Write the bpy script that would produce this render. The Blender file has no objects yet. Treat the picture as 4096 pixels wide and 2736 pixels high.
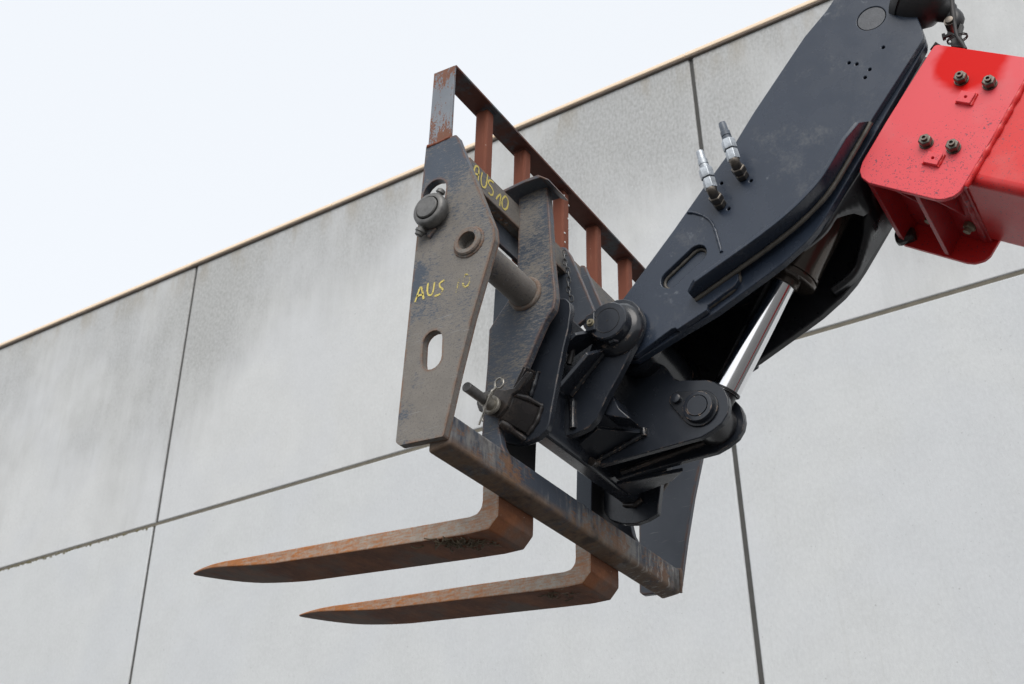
import bpy, bmesh, math, random
from mathutils import Vector, Matrix
from mathutils.geometry import tessellate_polygon

random.seed(7)
S = bpy.context.scene
COL = S.collection
# ------------------------------------------------------------------ camera
cd = bpy.data.cameras.new("camera"); cam = bpy.data.objects.new("camera", cd); COL.objects.link(cam)
cd.sensor_width = 36.0; cd.lens = 36.0 * 4664.0 / 4096.0; cd.clip_start = 0.05; cd.clip_end = 2000.0
_r, _u, _f = Vector((0.52770665, -0.84938197, -0.00871521)), Vector((-0.43264005, -0.2775932, 0.85776722)), Vector((0.7309913, 0.44887892, 0.51396444))
cam.matrix_world = Matrix(((_r.x, _u.x, -_f.x, -2.3), (_r.y, _u.y, -_f.y, 0.0), (_r.z, _u.z, -_f.z, 1.65), (0, 0, 0, 1)))
cd.dof.use_dof = True; cd.dof.focus_distance = 3.75; cd.dof.aperture_fstop = 6.3
S.camera = cam
# ------------------------------------------------------------------ sky and sun
SUN_EL, SUN_AZ = math.radians(42), math.atan2(-0.85, -0.45)     # towards the sun: (-x, -y), behind the camera
W = bpy.data.worlds.new("World"); S.world = W; W.use_nodes = True
wn, wl = W.node_tree.nodes, W.node_tree.links
wn.clear()
sky = wn.new('ShaderNodeTexSky'); sky.sky_type = 'NISHITA'; sky.sun_disc = False
sky.sun_elevation = SUN_EL; sky.sun_rotation = SUN_AZ
sky.altitude = 0; sky.air_density = 1.0; sky.dust_density = 4.0; sky.ozone_density = 1.0
hs = wn.new('ShaderNodeHueSaturation'); hs.inputs['Saturation'].default_value = 0.30
mixw = wn.new('ShaderNodeMixRGB'); mixw.inputs[0].default_value = 0.72; mixw.inputs[2].default_value = (8.95, 9.32, 9.8, 1)   # thin even cloud veil
bg = wn.new('ShaderNodeBackground'); bg.inputs[1].default_value = 0.128
wo = wn.new('ShaderNodeOutputWorld')
wl.new(sky.outputs[0], hs.inputs['Color']); wl.new(hs.outputs[0], mixw.inputs[1]); wl.new(mixw.outputs[0], bg.inputs[0]); wl.new(bg.outputs[0], wo.inputs[0])
sd = bpy.data.lights.new("sun", 'SUN'); sun = bpy.data.objects.new("sun", sd); COL.objects.link(sun)
sd.energy = 1.5; sd.angle = math.radians(40); sd.color = (1.0, 0.955, 0.90)
sv = Vector((math.sin(SUN_AZ) * math.cos(SUN_EL), math.cos(SUN_AZ) * math.cos(SUN_EL), math.sin(SUN_EL)))
sun.location = sv * 30; sun.rotation_euler = sv.to_track_quat('Z', 'Y').to_euler()
S.view_settings.view_transform = 'Standard'; S.view_settings.look = 'None'; S.view_settings.gamma = 1.0; S.view_settings.exposure = 0.0
S.view_settings.use_curve_mapping = False
S.render.engine = 'CYCLES'; S.render.resolution_x = 1024; S.render.resolution_y = 684

# ------------------------------------------------------------------ materials
class NT:
    def __init__(s, name):
        s.m = bpy.data.materials.new(name); s.m.use_nodes = True
        s.t = s.m.node_tree; s.n = s.t.nodes; s.l = s.t.links
        s.b = s.n['Principled BSDF']; s.tc = s.n.new('ShaderNodeTexCoord').outputs['Object']
    def lk(s, a, b): s.l.new(a, b)
    def mapped(s, scale=(1, 1, 1), rot=(0, 0, 0), loc=(0, 0, 0)):
        m = s.n.new('ShaderNodeMapping'); s.lk(s.tc, m.inputs[0])
        m.inputs['Scale'].default_value = scale; m.inputs['Rotation'].default_value = rot; m.inputs['Location'].default_value = loc
        return m.outputs[0]
    def noise(s, scale, detail=4, rough=.55, vec=None, dist=0):
        q = s.n.new('ShaderNodeTexNoise'); q.inputs['Scale'].default_value = scale; q.inputs['Detail'].default_value = detail
        q.inputs['Roughness'].default_value = rough; q.inputs['Distortion'].default_value = dist
        s.lk(vec if vec is not None else s.tc, q.inputs['Vector']); return q.outputs['Fac']
    def voro(s, scale, vec=None, rnd=1.0):
        q = s.n.new('ShaderNodeTexVoronoi'); q.inputs['Scale'].default_value = scale; q.inputs['Randomness'].default_value = rnd
        s.lk(vec if vec is not None else s.tc, q.inputs['Vector']); return q
    def ramp(s, f, lo, hi, a=0.0, b=1.0):
        q = s.n.new('ShaderNodeMapRange'); q.interpolation_type = 'SMOOTHSTEP'
        q.inputs[1].default_value = lo; q.inputs[2].default_value = hi; q.inputs[3].default_value = a; q.inputs[4].default_value = b
        s.lk(f, q.inputs[0]); return q.outputs[0]
    def math(s, op, a, b=0.0, clamp=False):
        q = s.n.new('ShaderNodeMath'); q.operation = op; q.use_clamp = clamp
        for i, v in enumerate((a, b)):
            if isinstance(v, (int, float)): q.inputs[i].default_value = v
            else: s.lk(v, q.inputs[i])
        return q.outputs[0]
    def mix(s, f, a, b, mode='MIX'):
        q = s.n.new('ShaderNodeMixRGB'); q.blend_type = mode
        for i, v in enumerate((f, a, b)):
            if isinstance(v, (int, float)): q.inputs[i].default_value = v
            elif isinstance(v, tuple): q.inputs[i].default_value = v + (1,) if len(v) == 3 else v
            else: s.lk(v, q.inputs[i])
        return q.outputs[0]
    def edge(s, radius=.006, lo=.02, hi=.25):
        bv = s.n.new('ShaderNodeBevel'); bv.samples = 4; bv.inputs[0].default_value = radius
        g = s.n.new('ShaderNodeNewGeometry'); d = s.n.new('ShaderNodeVectorMath'); d.operation = 'DOT_PRODUCT'
        s.lk(bv.outputs[0], d.inputs[0]); s.lk(g.outputs['True Normal'], d.inputs[1])
        return s.ramp(s.math('SUBTRACT', 1.0, d.outputs['Value']), lo, hi)
    def bump(s, h, strength=.3, dist=.01):
        q = s.n.new('ShaderNodeBump'); q.inputs['Strength'].default_value = strength; q.inputs['Distance'].default_value = dist
        s.lk(h, q.inputs['Height']); s.lk(q.outputs[0], s.b.inputs['Normal'])
    def sep(s):
        q = s.n.new('ShaderNodeSeparateXYZ'); s.lk(s.tc, q.inputs[0]); return q.outputs
    def col(s, c): s.put('Base Color', c)
    def put(s, k, v):
        if isinstance(v, (int, float)): s.b.inputs[k].default_value = v
        elif isinstance(v, tuple): s.b.inputs[k].default_value = v + (1,) if len(v) == 3 else v
        else: s.lk(v, s.b.inputs[k])

M = {}
def dirty_paint(name, dust_amt, streak_rot, rust_amt=.5, base=(.047, .060, .081), dust=(.222, .203, .180), fine=(105, 330), zclean=False):
    n = NT(name)
    big = n.noise(3.6, 6, .62)
    st = n.noise(1.0, 4, .6, n.mapped((fine[0], fine[0], fine[1]), (streak_rot, 0, 0)))
    st2 = n.noise(1.0, 3, .5, n.mapped((55, 48, 150), (streak_rot, 0, 0), (3, 1, 2)))
    gr = n.noise(260, 3, .6)
    f = n.math('ADD', n.math('ADD', n.math('MULTIPLY', big, .85), n.math('MULTIPLY', st, .60)), n.math('ADD', n.math('MULTIPLY', st2, .42), n.math('MULTIPLY', gr, .26)))
    if zclean: f = n.math('SUBTRACT', f, n.math('ADD', n.ramp(n.sep()[2], .78, 1.02, 0, .22), n.math('MULTIPLY', n.ramp(n.sep()[1], -.06, .06, 0, .20), n.ramp(n.noise(12, 6, .72, n.mapped(loc=(2, 5, 3))), .46, .62))))
    f = n.ramp(f, 1.20 - dust_amt, 1.42 - dust_amt)
    d = n.mix(n.noise(24, 4), tuple(v * .78 for v in dust), tuple(v * 1.15 for v in dust))
    d = n.mix(n.ramp(n.noise(190, 2), .55, .75), d, tuple(v * .6 for v in dust))
    c = n.mix(n.math('MULTIPLY', f, .93), n.mix(n.noise(9, 3), base, tuple(v * 1.5 for v in base)), d)
    sc = n.ramp(n.noise(1.0, 2, .5, n.mapped((30, 9, 260), (streak_rot + .35, 0, 0))), .68, .72)
    c = n.mix(n.math('MULTIPLY', sc, .45), c, (.33, .34, .35))
    ed = n.math('MULTIPLY', n.edge(.017, .005, .16), n.ramp(n.noise(18, 5, .7), .38, .55))
    pat = n.ramp(n.noise(6.5, 6, .7), .72 - .06 * rust_amt, .76)
    ru = n.math('MAXIMUM', n.math('MULTIPLY', ed, .85), n.math('MULTIPLY', pat, rust_amt))
    rc = n.mix(n.noise(45, 4), (.12, .045, .017), (.29, .13, .05))
    c = n.mix(ru, c, rc)
    n.col(c); n.put('Roughness', n.ramp(f, 0, 1, .42, .85)); n.put('Specular IOR Level', .4)
    n.bump(n.math('ADD', n.math('MULTIPLY', st, .5), gr), .35, .0018)
    M[name] = n.m
dirty_paint('dusty_steel', .34, .85, .75, zclean=True)
dirty_paint('dusty_steel_streaked', .17, .85, .5)
dirty_paint('dusty_beam', .30, .85, .6)
dirty_paint('worn_blue_steel', .03, .3, .5, base=(.066, .076, .093), dust=(.19, .19, .19))
dirty_paint('dusty_tube', .34, .1, .3, fine=(90, 90))

def rail_mat():
    n = NT('muddy_rail')
    st = n.noise(1, 5, .65, n.mapped((60, 22, 16)))
    big = n.noise(4.5, 5, .6)
    fine = n.noise(1, 4, .6, n.mapped((45, 160, 160), (0, 0, .25)))
    f = n.ramp(n.math('ADD', n.math('MULTIPLY', big, .9), n.math('MULTIPLY', st, .6)), .68, .95)
    c = n.mix(f, (.05, .062, .085), (.215, .21, .20))
    ru = n.ramp(n.math('ADD', n.noise(5.5, 5, .7), n.math('MULTIPLY', fine, .35)), .70, .82)
    c = n.mix(n.math('MULTIPLY', ru, .8), c, (.22, .105, .045))
    g = n.n.new('ShaderNodeNewGeometry'); nz = n.n.new('ShaderNodeSeparateXYZ'); n.lk(g.outputs['Normal'], nz.inputs[0])
    low = n.sep()[2]
    mud = n.math('MULTIPLY', n.ramp(low, .045, .012), n.ramp(n.math('ADD', n.noise(14, 5, .6), n.math('MULTIPLY', fine, .4)), .4, .75))
    c = n.mix(n.math('MULTIPLY', mud, .85), c, n.mix(n.noise(60, 3), (.11, .06, .03), (.24, .16, .10)))
    wsc = n.math('MULTIPLY', n.ramp(n.noise(1, 4, .65, n.mapped((55, 20, 14), loc=(3, 0, 1))), .57, .62), n.ramp(n.sep()[0], .25, .55)); c = n.mix(n.math('MULTIPLY', wsc, .75), c, (.40, .38, .35))
    dk = n.ramp(n.noise(7, 4, .6, n.mapped((1, 1, 1), loc=(4, 2, 1))), .54, .66)
    c = n.mix(n.math('MULTIPLY', dk, .75), c, (.035, .03, .028))
    n.col(c); n.put('Roughness', .72); n.bump(n.math('ADD', fine, st), .5, .003)
    M['muddy_rail'] = n.m
rail_mat()

def fork_mats():
    n = NT('worn_fork_side')
    st = n.noise(1, 5, .65, n.mapped((60, 16, 120)))
    b = n.noise(9, 6, .7); f2 = n.noise(110, 4, .7)
    steel = n.mix(n.noise(28, 4), (.25, .222, .185), (.49, .445, .385))
    rc = n.mix(n.noise(60, 3), (.25, .075, .016), (.50, .20, .055))
    y = n.sep()[1]                      # local y runs from the heel to the tip: the tip is scraped and rustier
    ru = n.ramp(n.math('ADD', n.math('ADD', n.math('MULTIPLY', b, .55), n.math('MULTIPLY', st, .55)), n.math('MULTIPLY', f2, .35)), .60, .86)
    ru = n.math('ADD', n.math('MULTIPLY', ru, .85), n.ramp(y, .15, 1.2, -.06, .42), True)
    c = n.mix(ru, steel, rc)
    ed = n.math('MULTIPLY', n.edge(.014, .008, .18), n.ramp(f2, .36, .52)); c = n.mix(n.math('MULTIPLY', ed, .9), c, (.34, .11, .025))
    gs = n.ramp(n.noise(1, 2, .5, n.mapped((30, 7, 240), (.12, 0, 0), (1, 2, 3))), .66, .69); c = n.mix(n.math('MULTIPLY', gs, .6), c, (.10, .05, .03))
    bl = n.ramp(n.noise(11, 3, .6, n.mapped((1, 1, 1), loc=(2, 7, 1))), .66, .70); c = n.mix(n.math('MULTIPLY', bl, .8), c, (.07, .08, .10))
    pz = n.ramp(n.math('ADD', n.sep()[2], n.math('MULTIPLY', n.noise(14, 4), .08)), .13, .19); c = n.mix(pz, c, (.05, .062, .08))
    n.col(c); n.put('Roughness', .62); n.put('Specular IOR Level', .45); n.bump(n.math('ADD', f2, st), .4, .002)
    M['worn_fork_side'] = n.m
    n = NT('rusty_fork')
    b = n.noise(6, 5, .65); f2 = n.noise(110, 4, .65); st = n.noise(1, 4, .6, n.mapped((18, 60, 60), (0, 0, .5)))
    c = n.mix(n.ramp(n.math('ADD', b, n.math('MULTIPLY', st, .4)), .5, .95), (.125, .040, .013), (.275, .095, .031))
    c = n.mix(n.math('MULTIPLY', n.ramp(f2, .58, .75), .6), c, (.33, .19, .10))
    sp = n.ramp(n.noise(38, 2, .5, n.mapped((1, .4, 1))), .73, .76); c = n.mix(n.math('MULTIPLY', sp, .7), c, (.40, .30, .22))
    dk = n.ramp(n.noise(9, 5, .65, n.mapped((1, 1, 1), loc=(5, 3, 8))), .60, .74); c = n.mix(n.math('MULTIPLY', dk, .6), c, (.04, .028, .02))
    gy = n.ramp(n.math('ADD', n.noise(4, 4, .6, n.mapped((1, 1, 1), loc=(8, 3, 8))), n.ramp(n.sep()[1], .5, 1.1, 0, .14)), .52, .7); c = n.mix(n.math('MULTIPLY', gy, .6), c, (.13, .115, .10))
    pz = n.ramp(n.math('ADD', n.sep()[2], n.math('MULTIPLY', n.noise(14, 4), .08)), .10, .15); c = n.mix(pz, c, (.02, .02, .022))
    n.col(c); n.put('Roughness', .75); n.bump(n.math('ADD', f2, st), .45, .002)
    M['rusty_fork'] = n.m
fork_mats()

def primer():
    n = NT('red_primer')
    c = n.mix(n.noise(7, 4), (.155, .043, .022), (.225, .066, .032))
    c = n.mix(n.math('MULTIPLY', n.ramp(n.noise(1, 4, .6, n.mapped((70, 70, 7))), .58, .75), .5), c, (.30, .12, .075))
    c = n.mix(n.ramp(n.noise(60, 2), .735, .76), c, (.50, .42, .36))
    ed = n.math('MULTIPLY', n.edge(.008, .01, .2), n.ramp(n.noise(40, 3), .45, .6)); c = n.mix(n.math('MULTIPLY', ed, .6), c, (.30, .16, .11))
    n.col(c); n.put('Roughness', .8); n.bump(n.noise(220, 3), .35, .001)
    M['red_primer'] = n.m
    n = NT('primer_bar')          # flat bar: primer over grey steel with dark rust
    a = n.ramp(n.noise(5, 5, .65), .5, .62)
    c = n.mix(a, n.mix(n.noise(30, 4), (.075, .025, .016), (.14, .045, .026)), n.mix(n.noise(20, 3), (.05, .06, .07), (.10, .115, .125)))
    c = n.mix(n.ramp(n.noise(90, 3), .62, .72), c, (.07, .03, .02))
    n.col(c); n.put('Roughness', .75); n.bump(n.noise(150, 3), .3, .001)
    M['primer_bar'] = n.m
    n = NT('flaking_grey_post')
    z = n.sep()[2]
    f = n.math('ADD', n.noise(1, 5, .7, n.mapped((60, 60, 18))), n.math('MULTIPLY', n.noise(9, 4, .6), .5))
    up = n.math('ADD', n.ramp(z, 1.26, 1.36, 0, .24), n.ramp(z, 1.14, 1.04, 0, .30))
    ru = n.ramp(n.math('ADD', n.math('ADD', f, up), n.math('MULTIPLY', n.math('SUBTRACT', n.noise(150, 3, .7), .5), .7)), .80, .90)
    c = n.mix(ru, n.mix(n.noise(9, 3), (.14, .16, .185), (.27, .29, .32)), n.mix(n.noise(60, 4), (.13, .045, .022), (.22, .085, .04)))
    n.col(c); n.put('Roughness', .6); n.bump(f, .3, .0015)
    M['flaking_grey_post'] = n.m
primer()

def black_paint(name, base, rough, dustc=(.16, .15, .14), dust=.0, chips=.5, blot=0):
    n = NT(name)
    op = n.noise(420, 2, .5)
    c = n.mix(n.noise(6, 5, .6), base, tuple(v * 1.22 for v in base))
    c = n.mix(n.ramp(n.math('ADD', n.noise(7, 5, .62), n.math('MULTIPLY', n.noise(130, 3), .35)), .75 - dust, 1.0 - dust, 0, .55), c, dustc)
    if blot:
        bl = n.math('MULTIPLY', n.ramp(n.noise(16, 5, .7), .60, .66), n.ramp(n.noise(3.1, 2, .5, n.mapped(loc=(1.3, .2, 4.0))), .52, .6)); c = n.mix(n.math('MULTIPLY', bl, .28), c, (.30, .32, .35))
    ed = n.math('MULTIPLY', n.edge(.0055, .02, .2), n.ramp(n.noise(30, 5, .7), .53, .61))
    c = n.mix(n.math('MULTIPLY', ed, .9 * chips), c, n.mix(n.noise(90, 2), (.34, .17, .09), (.62, .52, .42)))
    n.col(c); n.put('Roughness', n.ramp(n.noise(13, 4), .3, .7, rough * .85, rough * 1.25)); n.put('Specular IOR Level', .5)
    h = n.math('ADD', n.math('MULTIPLY', op, .35), n.noise(38, 2))
    n.bump(h, .12, .0016)
    M[name] = n.m
black_paint('boom_head_paint', (.026, .036, .056), .25, (.13, .135, .14), .02, .35, 1)
black_paint('gloss_black', (.012, .014, .018), .22, (.08, .08, .08), -.04, 1.0)
black_paint('satin_black', (.021, .025, .033), .23, (.10, .10, .10), .0, 1.0)
black_paint('greasy_black', (.020, .018, .018), .28, (.10, .08, .065), .12, .8)
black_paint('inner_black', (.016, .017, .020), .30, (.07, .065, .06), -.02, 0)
black_paint('lamp_plastic', (.018, .018, .019), .42, (.06, .06, .06), -.1, 0)

def red_paint(name, base, speck, rough=.34, patch=False):
    n = NT(name)
    c = n.mix(n.noise(3.5, 4), tuple(v * .93 for v in base), base)
    if patch:
        q = n.n.new('ShaderNodeVectorMath'); q.operation = 'DISTANCE'; n.lk(n.mapped((0, 1, 1)), q.inputs[0]); q.inputs[1].default_value = PATCH
        w = n.math('ADD', q.outputs['Value'], n.math('MULTIPLY', n.noise(8, 3), .11))
        pf = n.ramp(w, .185, .145); c = n.mix(pf, c, (.72, .010, .008))
    lowz = n.sep()[2]
    dens = n.ramp(lowz, .30, -.02, .0, .125)
    v = n.math('ADD', n.noise(210, 3, .6), dens)
    c = n.mix(n.math('MULTIPLY', n.ramp(v, .735 - speck, .765 - speck), .75), c, (.10, .035, .06))
    v2 = n.math('ADD', n.noise(75, 3, .6, n.mapped(loc=(3, 3, 3))), dens); c = n.mix(n.math('MULTIPLY', n.ramp(v2, .77 - speck, .79 - speck), .8), c, (.12, .06, .085))
    sc = n.ramp(n.noise(1, 3, .6, n.mapped((90, 22, 150), (.5, .3, 0))), .70, .73); c = n.mix(n.math('MULTIPLY', sc, .45), c, (.16, .05, .06))
    du = n.ramp(n.noise(5, 5, .65, n.mapped(loc=(9, 1, 3))), .52, .72); c = n.mix(n.math('MULTIPLY', du, .14), c, (.55, .30, .30))
    ed = n.math('MULTIPLY', n.edge(.005, .02, .2), n.ramp(n.noise(30, 4, .7), .56, .62)); c = n.mix(n.math('MULTIPLY', ed, .8), c, (.13, .05, .045))
    n.col(c); n.put('Roughness', rough); n.put('Specular IOR Level', n.math('SUBTRACT', .38, n.math('MULTIPLY', pf, .28)) if patch else .38); n.bump(n.noise(60, 2), .06, .001)
    M[name] = n.m
PATCH = (0, 0, 0)

def simple(name, colr, rough, metal=0.0, nscale=40, var=.25, bump=.2, spec=.5):
    n = NT(name); c = n.mix(n.noise(nscale, 4), tuple(v * (1 - var) for v in colr), tuple(min(1, v * (1 + var)) for v in colr))
    n.col(c); n.put('Roughness', rough); n.put('Metallic', metal); n.put('Specular IOR Level', spec); n.bump(n.noise(nscale * 4, 3), bump, .001)
    M[name] = n.m; return n
simple('dark_steel', (.15, .147, .142), .48, .45, 45, .6, .6)
simple('zinc', (.46, .49, .52), .45, .75, 70, .55, .5)
simple('nut_metal', (.16, .14, .12), .38, .85, 70, .4, .2)
simple('brass_nut', (.26, .23, .16), .5, .4, 60, .4, .3)
simple('rod_eye_black', (.02, .02, .022), .25, 0, 30, .3, .2)
simple('cable_rubber', (.028, .026, .026), .55, 0, 30, .3, .1)
simple('greased_plate', (.30, .28, .24), .4, .5, 80, .6, .3)
simple('clip_wire', (.38, .36, .32), .3, .9, 80, .3, .2)
simple('chain_steel', (.16, .16, .16), .45, .7, 60, .3, .2)
simple('gap_sealant', (.075, .074, .070), .9, 0, 10, .3, .2)
simple('joint_mortar', (.15, .135, .105), .9, 0, 12, .35, .4)
simple('coping_dark', (.22, .18, .15), .6, .2, 6, .4, .1)
simple('coping_cap_sun_tint', (.97, .76, .55), .5, 0, 3, .06, .05)  # peach base colour paints in the low-sun glow on the metal cap
simple('dusty_weld', (.085, .076, .064), .5, 0, 70, .45, .5)
simple('scraped_plug', (.085, .09, .10), .5, 0, 45, .5, 1.0)
simple('moss', (.115, .10, .045), .95, 0, 60, .5, .3)
simple('straw', (.17, .135, .09), .8, 0, 60, .4, .1)
simple('grey_cap', (.10, .12, .15), .4, 0, 40, .3, .2)
simple('white_spot', (.7, .7, .68), .7, 0, 40, .2, .2)
simple('lens_glass', (.7, .72, .75), .1, 0, 20, .1, .05)
n = NT('chrome'); n.put('Base Color', (.86, .86, .87)); n.put('Metallic', 1.0); n.put('Roughness', n.ramp(n.noise(1, 3, .5, n.mapped((14, 14, 14))), .3, .7, .06, .14)); M['chrome'] = n.m
n = NT('barrel_paint'); n.col(n.mix(n.noise(20, 3), (.075, .06, .05), (.11, .09, .075))); n.put('Metallic', .55); n.put('Roughness', .17); n.put('Specular IOR Level', .7); M['barrel_paint'] = n.m
def chalk(name, cover):
    n = NT(name); n.put('Base Color', (.68, .56, .16)); n.put('Roughness', .9)
    tr = n.n.new('ShaderNodeBsdfTransparent'); mx = n.n.new('ShaderNodeMixShader')
    f = n.ramp(n.math('ADD', n.noise(240, 3, .7), n.math('MULTIPLY', n.noise(22, 2), .5)), 1.0 - cover, 1.06 - cover)
    n.lk(f, mx.inputs[0]); n.lk(tr.outputs[0], mx.inputs[1]); n.lk(n.b.outputs[0], mx.inputs[2])
    n.lk(mx.outputs[0], n.n['Material Output'].inputs[0]); M[name] = n.m
chalk('yellow_chalk', .46); chalk('faded_chalk', .36); chalk('nearly_gone_chalk', .22)

def concrete(name, weather, tone):
    n = NT(name)
    z = n.sep()[2]
    wob = n.noise(.32, 4, .6, n.mapped((1, 1, .8)))
    mott = n.noise(2.2, 6, .68); fine = n.noise(1, 5, .72, n.mapped((34, 34, 24))); vst = n.noise(1, 5, .7, n.mapped((1, 9, 1.2))); grain = n.noise(1, 5, .75, n.mapped((50, 50, 15)))
    base = n.mix(n.ramp(mott, .3, .7), tuple(v * .96 for v in tone), tuple(v * 1.03 for v in tone))
    base = n.mix(n.ramp(fine, .35, .75, 0, .42), base, tuple(v * 1.22 for v in tone))
    base = n.mix(n.ramp(grain, .50, .30, 0, .20), base, tuple(v * .72 for v in tone))
    cool = n.ramp(n.noise(.8, 3, .5, n.mapped(loc=(4, 4, 4))), .42, .62); base = n.mix(n.math('MULTIPLY', cool, .18), base, (tone[0] * .95, tone[1] * .97, tone[2] * 1.05))
    if weather > 0:
        hgt = n.math('SUBTRACT', z, 0.0)
        w = n.math('ADD', n.ramp(hgt, -3.9, -.2, .16, .56), n.math('ADD', n.math('MULTIPLY', n.math('SUBTRACT', wob, .5), 1.9), n.math('MULTIPLY', n.math('SUBTRACT', vst, .5), .35)))
        w = n.ramp(w, .12, .75)
        blot = n.ramp(n.math('ADD', n.math('MULTIPLY', fine, .7), n.math('MULTIPLY', grain, .8)), .62, .90)
        w2 = n.math('MULTIPLY', w, n.math('ADD', .46, n.math('MULTIPLY', blot, .60)), True)
        base = n.mix(n.math('MULTIPLY', w2, weather), base, (.30, .302, .292))
        tip = n.math('MULTIPLY', n.ramp(hgt, -.55, 0, 0, 1), n.ramp(n.noise(3, 4, .6, n.mapped((1, 1, .3))), .45, .65)); base = n.mix(n.math('MULTIPLY', tip, .35), base, (.28, .22, .13))
        sal = n.ramp(n.noise(1, 4, .7, n.mapped((46, 46, 22), loc=(7, 1, 2))), .56, .66); base = n.mix(n.math('MULTIPLY', n.math('MULTIPLY', sal, n.math('ADD', w, .35, True)), .30), base, tuple(min(.8, v * 1.18) for v in tone))
    drip = n.math('MULTIPLY', n.ramp(n.noise(1, 4, .6, n.mapped((1, 14, .20), loc=(0, 2, 7))), .60, .76), .10); base = n.mix(drip, base, (.34, .335, .29))
    air = n.voro(9.0); hole = n.ramp(n.math('ADD', air.outputs['Distance'], n.math('MULTIPLY', n.noise(3.5, 2), .16)), .135, .105); base = n.mix(n.math('MULTIPLY', hole, .38), base, (.20, .20, .19))
    pits = n.ramp(n.noise(48, 2, .5), .70, .735); base = n.mix(n.math('MULTIPLY', pits, .35), base, (.17, .17, .16))
    n.col(base); n.put('Roughness', .9); n.put('Specular IOR Level', .25); n.bump(n.math('ADD', fine, grain), .25, .006)
    M[name] = n.m
concrete('weathered_concrete', .78, (.602, .612, .610))
concrete('clean_concrete', 0, (.588, .603, .606))
n = NT('asphalt'); n.col(n.mix(n.noise(30, 5), (.055, .055, .055), (.11, .108, .105))); n.put('Roughness', .9); M['asphalt'] = n.m

# ------------------------------------------------------------------ mesh helpers
def V(*a): return Vector(a)
def finish(name, me, mat, parent, bevel=0, segs=2, smooth=True, sharp=35, world=True):
    o = bpy.data.objects.new(name, me); COL.objects.link(o)
    for mm in (mat if isinstance(mat, (list, tuple)) else [mat]): me.materials.append(M[mm])
    if smooth:
        for p in me.polygons: p.use_smooth = True
        me.set_sharp_from_angle(angle=math.radians(sharp))
    if parent is not None:
        o.parent = parent
        root = parent
        while root.parent is not None: root = root.parent
        me.transform(Matrix.Translation(-root.location))
    if bevel:
        b = o.modifiers.new('bevel', 'BEVEL'); b.width = bevel; b.segments = segs; b.limit_method = 'ANGLE'; b.angle_limit = math.radians(38); b.harden_normals = False
    return o
def from_bm(name, bm, mat, parent, **k):
    bmesh.ops.recalc_face_normals(bm, faces=bm.faces[:])
    me = bpy.data.meshes.new(name); bm.to_mesh(me); bm.free(); return finish(name, me, mat, parent, **k)
def thing(name, loc, label, cat, group=None):
    o = bpy.data.objects.new(name, None); COL.objects.link(o); o.location = loc; o.empty_display_size = .1
    o['label'] = label; o['category'] = cat
    if group: o['group'] = group
    return o
def fillet(pts, r, n=5):
    """round the corners of a closed polygon; r is a number or a list of radii"""
    out = []; N = len(pts)
    for i, p in enumerate(pts):
        rr = r[i] if isinstance(r, (list, tuple)) else r
        p = Vector(p[:2]); a = Vector(pts[i - 1][:2]) - p; b = Vector(pts[(i + 1) % N][:2]) - p
        la, lb = a.length, b.length
        if rr <= 0 or la < 1e-6 or lb < 1e-6: out.append(tuple(p)); continue
        a /= la; b /= lb; ang = math.acos(max(-1, min(1, a.dot(b))))
        if ang > 3.05: out.append(tuple(p)); continue
        t = min(rr / math.tan(ang / 2), la * .48, lb * .48); rr = t * math.tan(ang / 2)
        c = p + (a + b).normalized() * (rr / math.sin(ang / 2)); s0 = p + a * t - c; s1 = p + b * t - c
        tot = s0.angle_signed(s1) if s0.length > 0 else 0
        for k in range(n + 1):
            th = -tot * k / n; q = Vector((s0.x * math.cos(th) - s0.y * math.sin(th), s0.x * math.sin(th) + s0.y * math.cos(th)))
            out.append(tuple(c + q))
    return out
def circle(c, r, n=24): return [(c[0] + r * math.cos(2 * math.pi * i / n), c[1] + r * math.sin(2 * math.pi * i / n)) for i in range(n)]
def slot(a, b, r, n=8):
    """stadium from a to b"""
    a, b = Vector(a), Vector(b); d = (b - a).normalized(); th = math.atan2(d.y, d.x); out = []
    for k in range(n + 1):
        t = th + math.pi / 2 + math.pi * k / n; out.append((a.x + r * math.cos(t), a.y + r * math.sin(t)))
    for k in range(n + 1):
        t = th - math.pi / 2 + math.pi * k / n; out.append((b.x + r * math.cos(t), b.y + r * math.sin(t)))
    return out
def prism(name, poly, x0, x1, mat, parent, holes=(), bevel=.003, axis='X', **k):
    """flat plate cut to a polygon (y,z) and given thickness along x (or (x,z) along y)"""
    loops = [list(poly)] + [list(h) for h in holes]
    flat = [p for l in loops for p in l]
    P = (lambda p, t: (t, p[0], p[1])) if axis == 'X' else ((lambda p, t: (p[0], t, p[1])) if axis == 'Y' else (lambda p, t: (p[0], p[1], t)))
    nv = len(flat); vs = [P(p, x0) for p in flat] + [P(p, x1) for p in flat]; fs = []
    if not holes:
        fs.append(tuple(range(nv))); fs.append(tuple(range(nv, 2 * nv)))
    else:
        tb = bmesh.new(); tv = [tb.verts.new((p[0], p[1], 0)) for p in flat]; o = 0
        for l in loops:
            for i in range(len(l)): tb.edges.new((tv[o + i], tv[o + (i + 1) % len(l)]))
            o += len(l)
        tb.verts.index_update()
        bmesh.ops.triangle_fill(tb, use_beauty=True, use_dissolve=False, edges=tb.edges[:]); tb.verts.index_update()
        for f in tb.faces: t = tuple(v.index for v in f.verts); fs.append(t); fs.append(tuple(i + nv for i in t))
        tb.free()
    o = 0
    for l in loops:
        n = len(l)
        for i in range(n): j = (i + 1) % n; fs.append((o + i, o + j, o + j + nv, o + i + nv))
        o += n
    bm = bmesh.new(); bv = [bm.verts.new(v) for v in vs]
    for q in fs:
        try: bm.faces.new([bv[i] for i in q])
        except ValueError: pass
    return from_bm(name, bm, mat, parent, bevel=bevel, **k)
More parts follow.
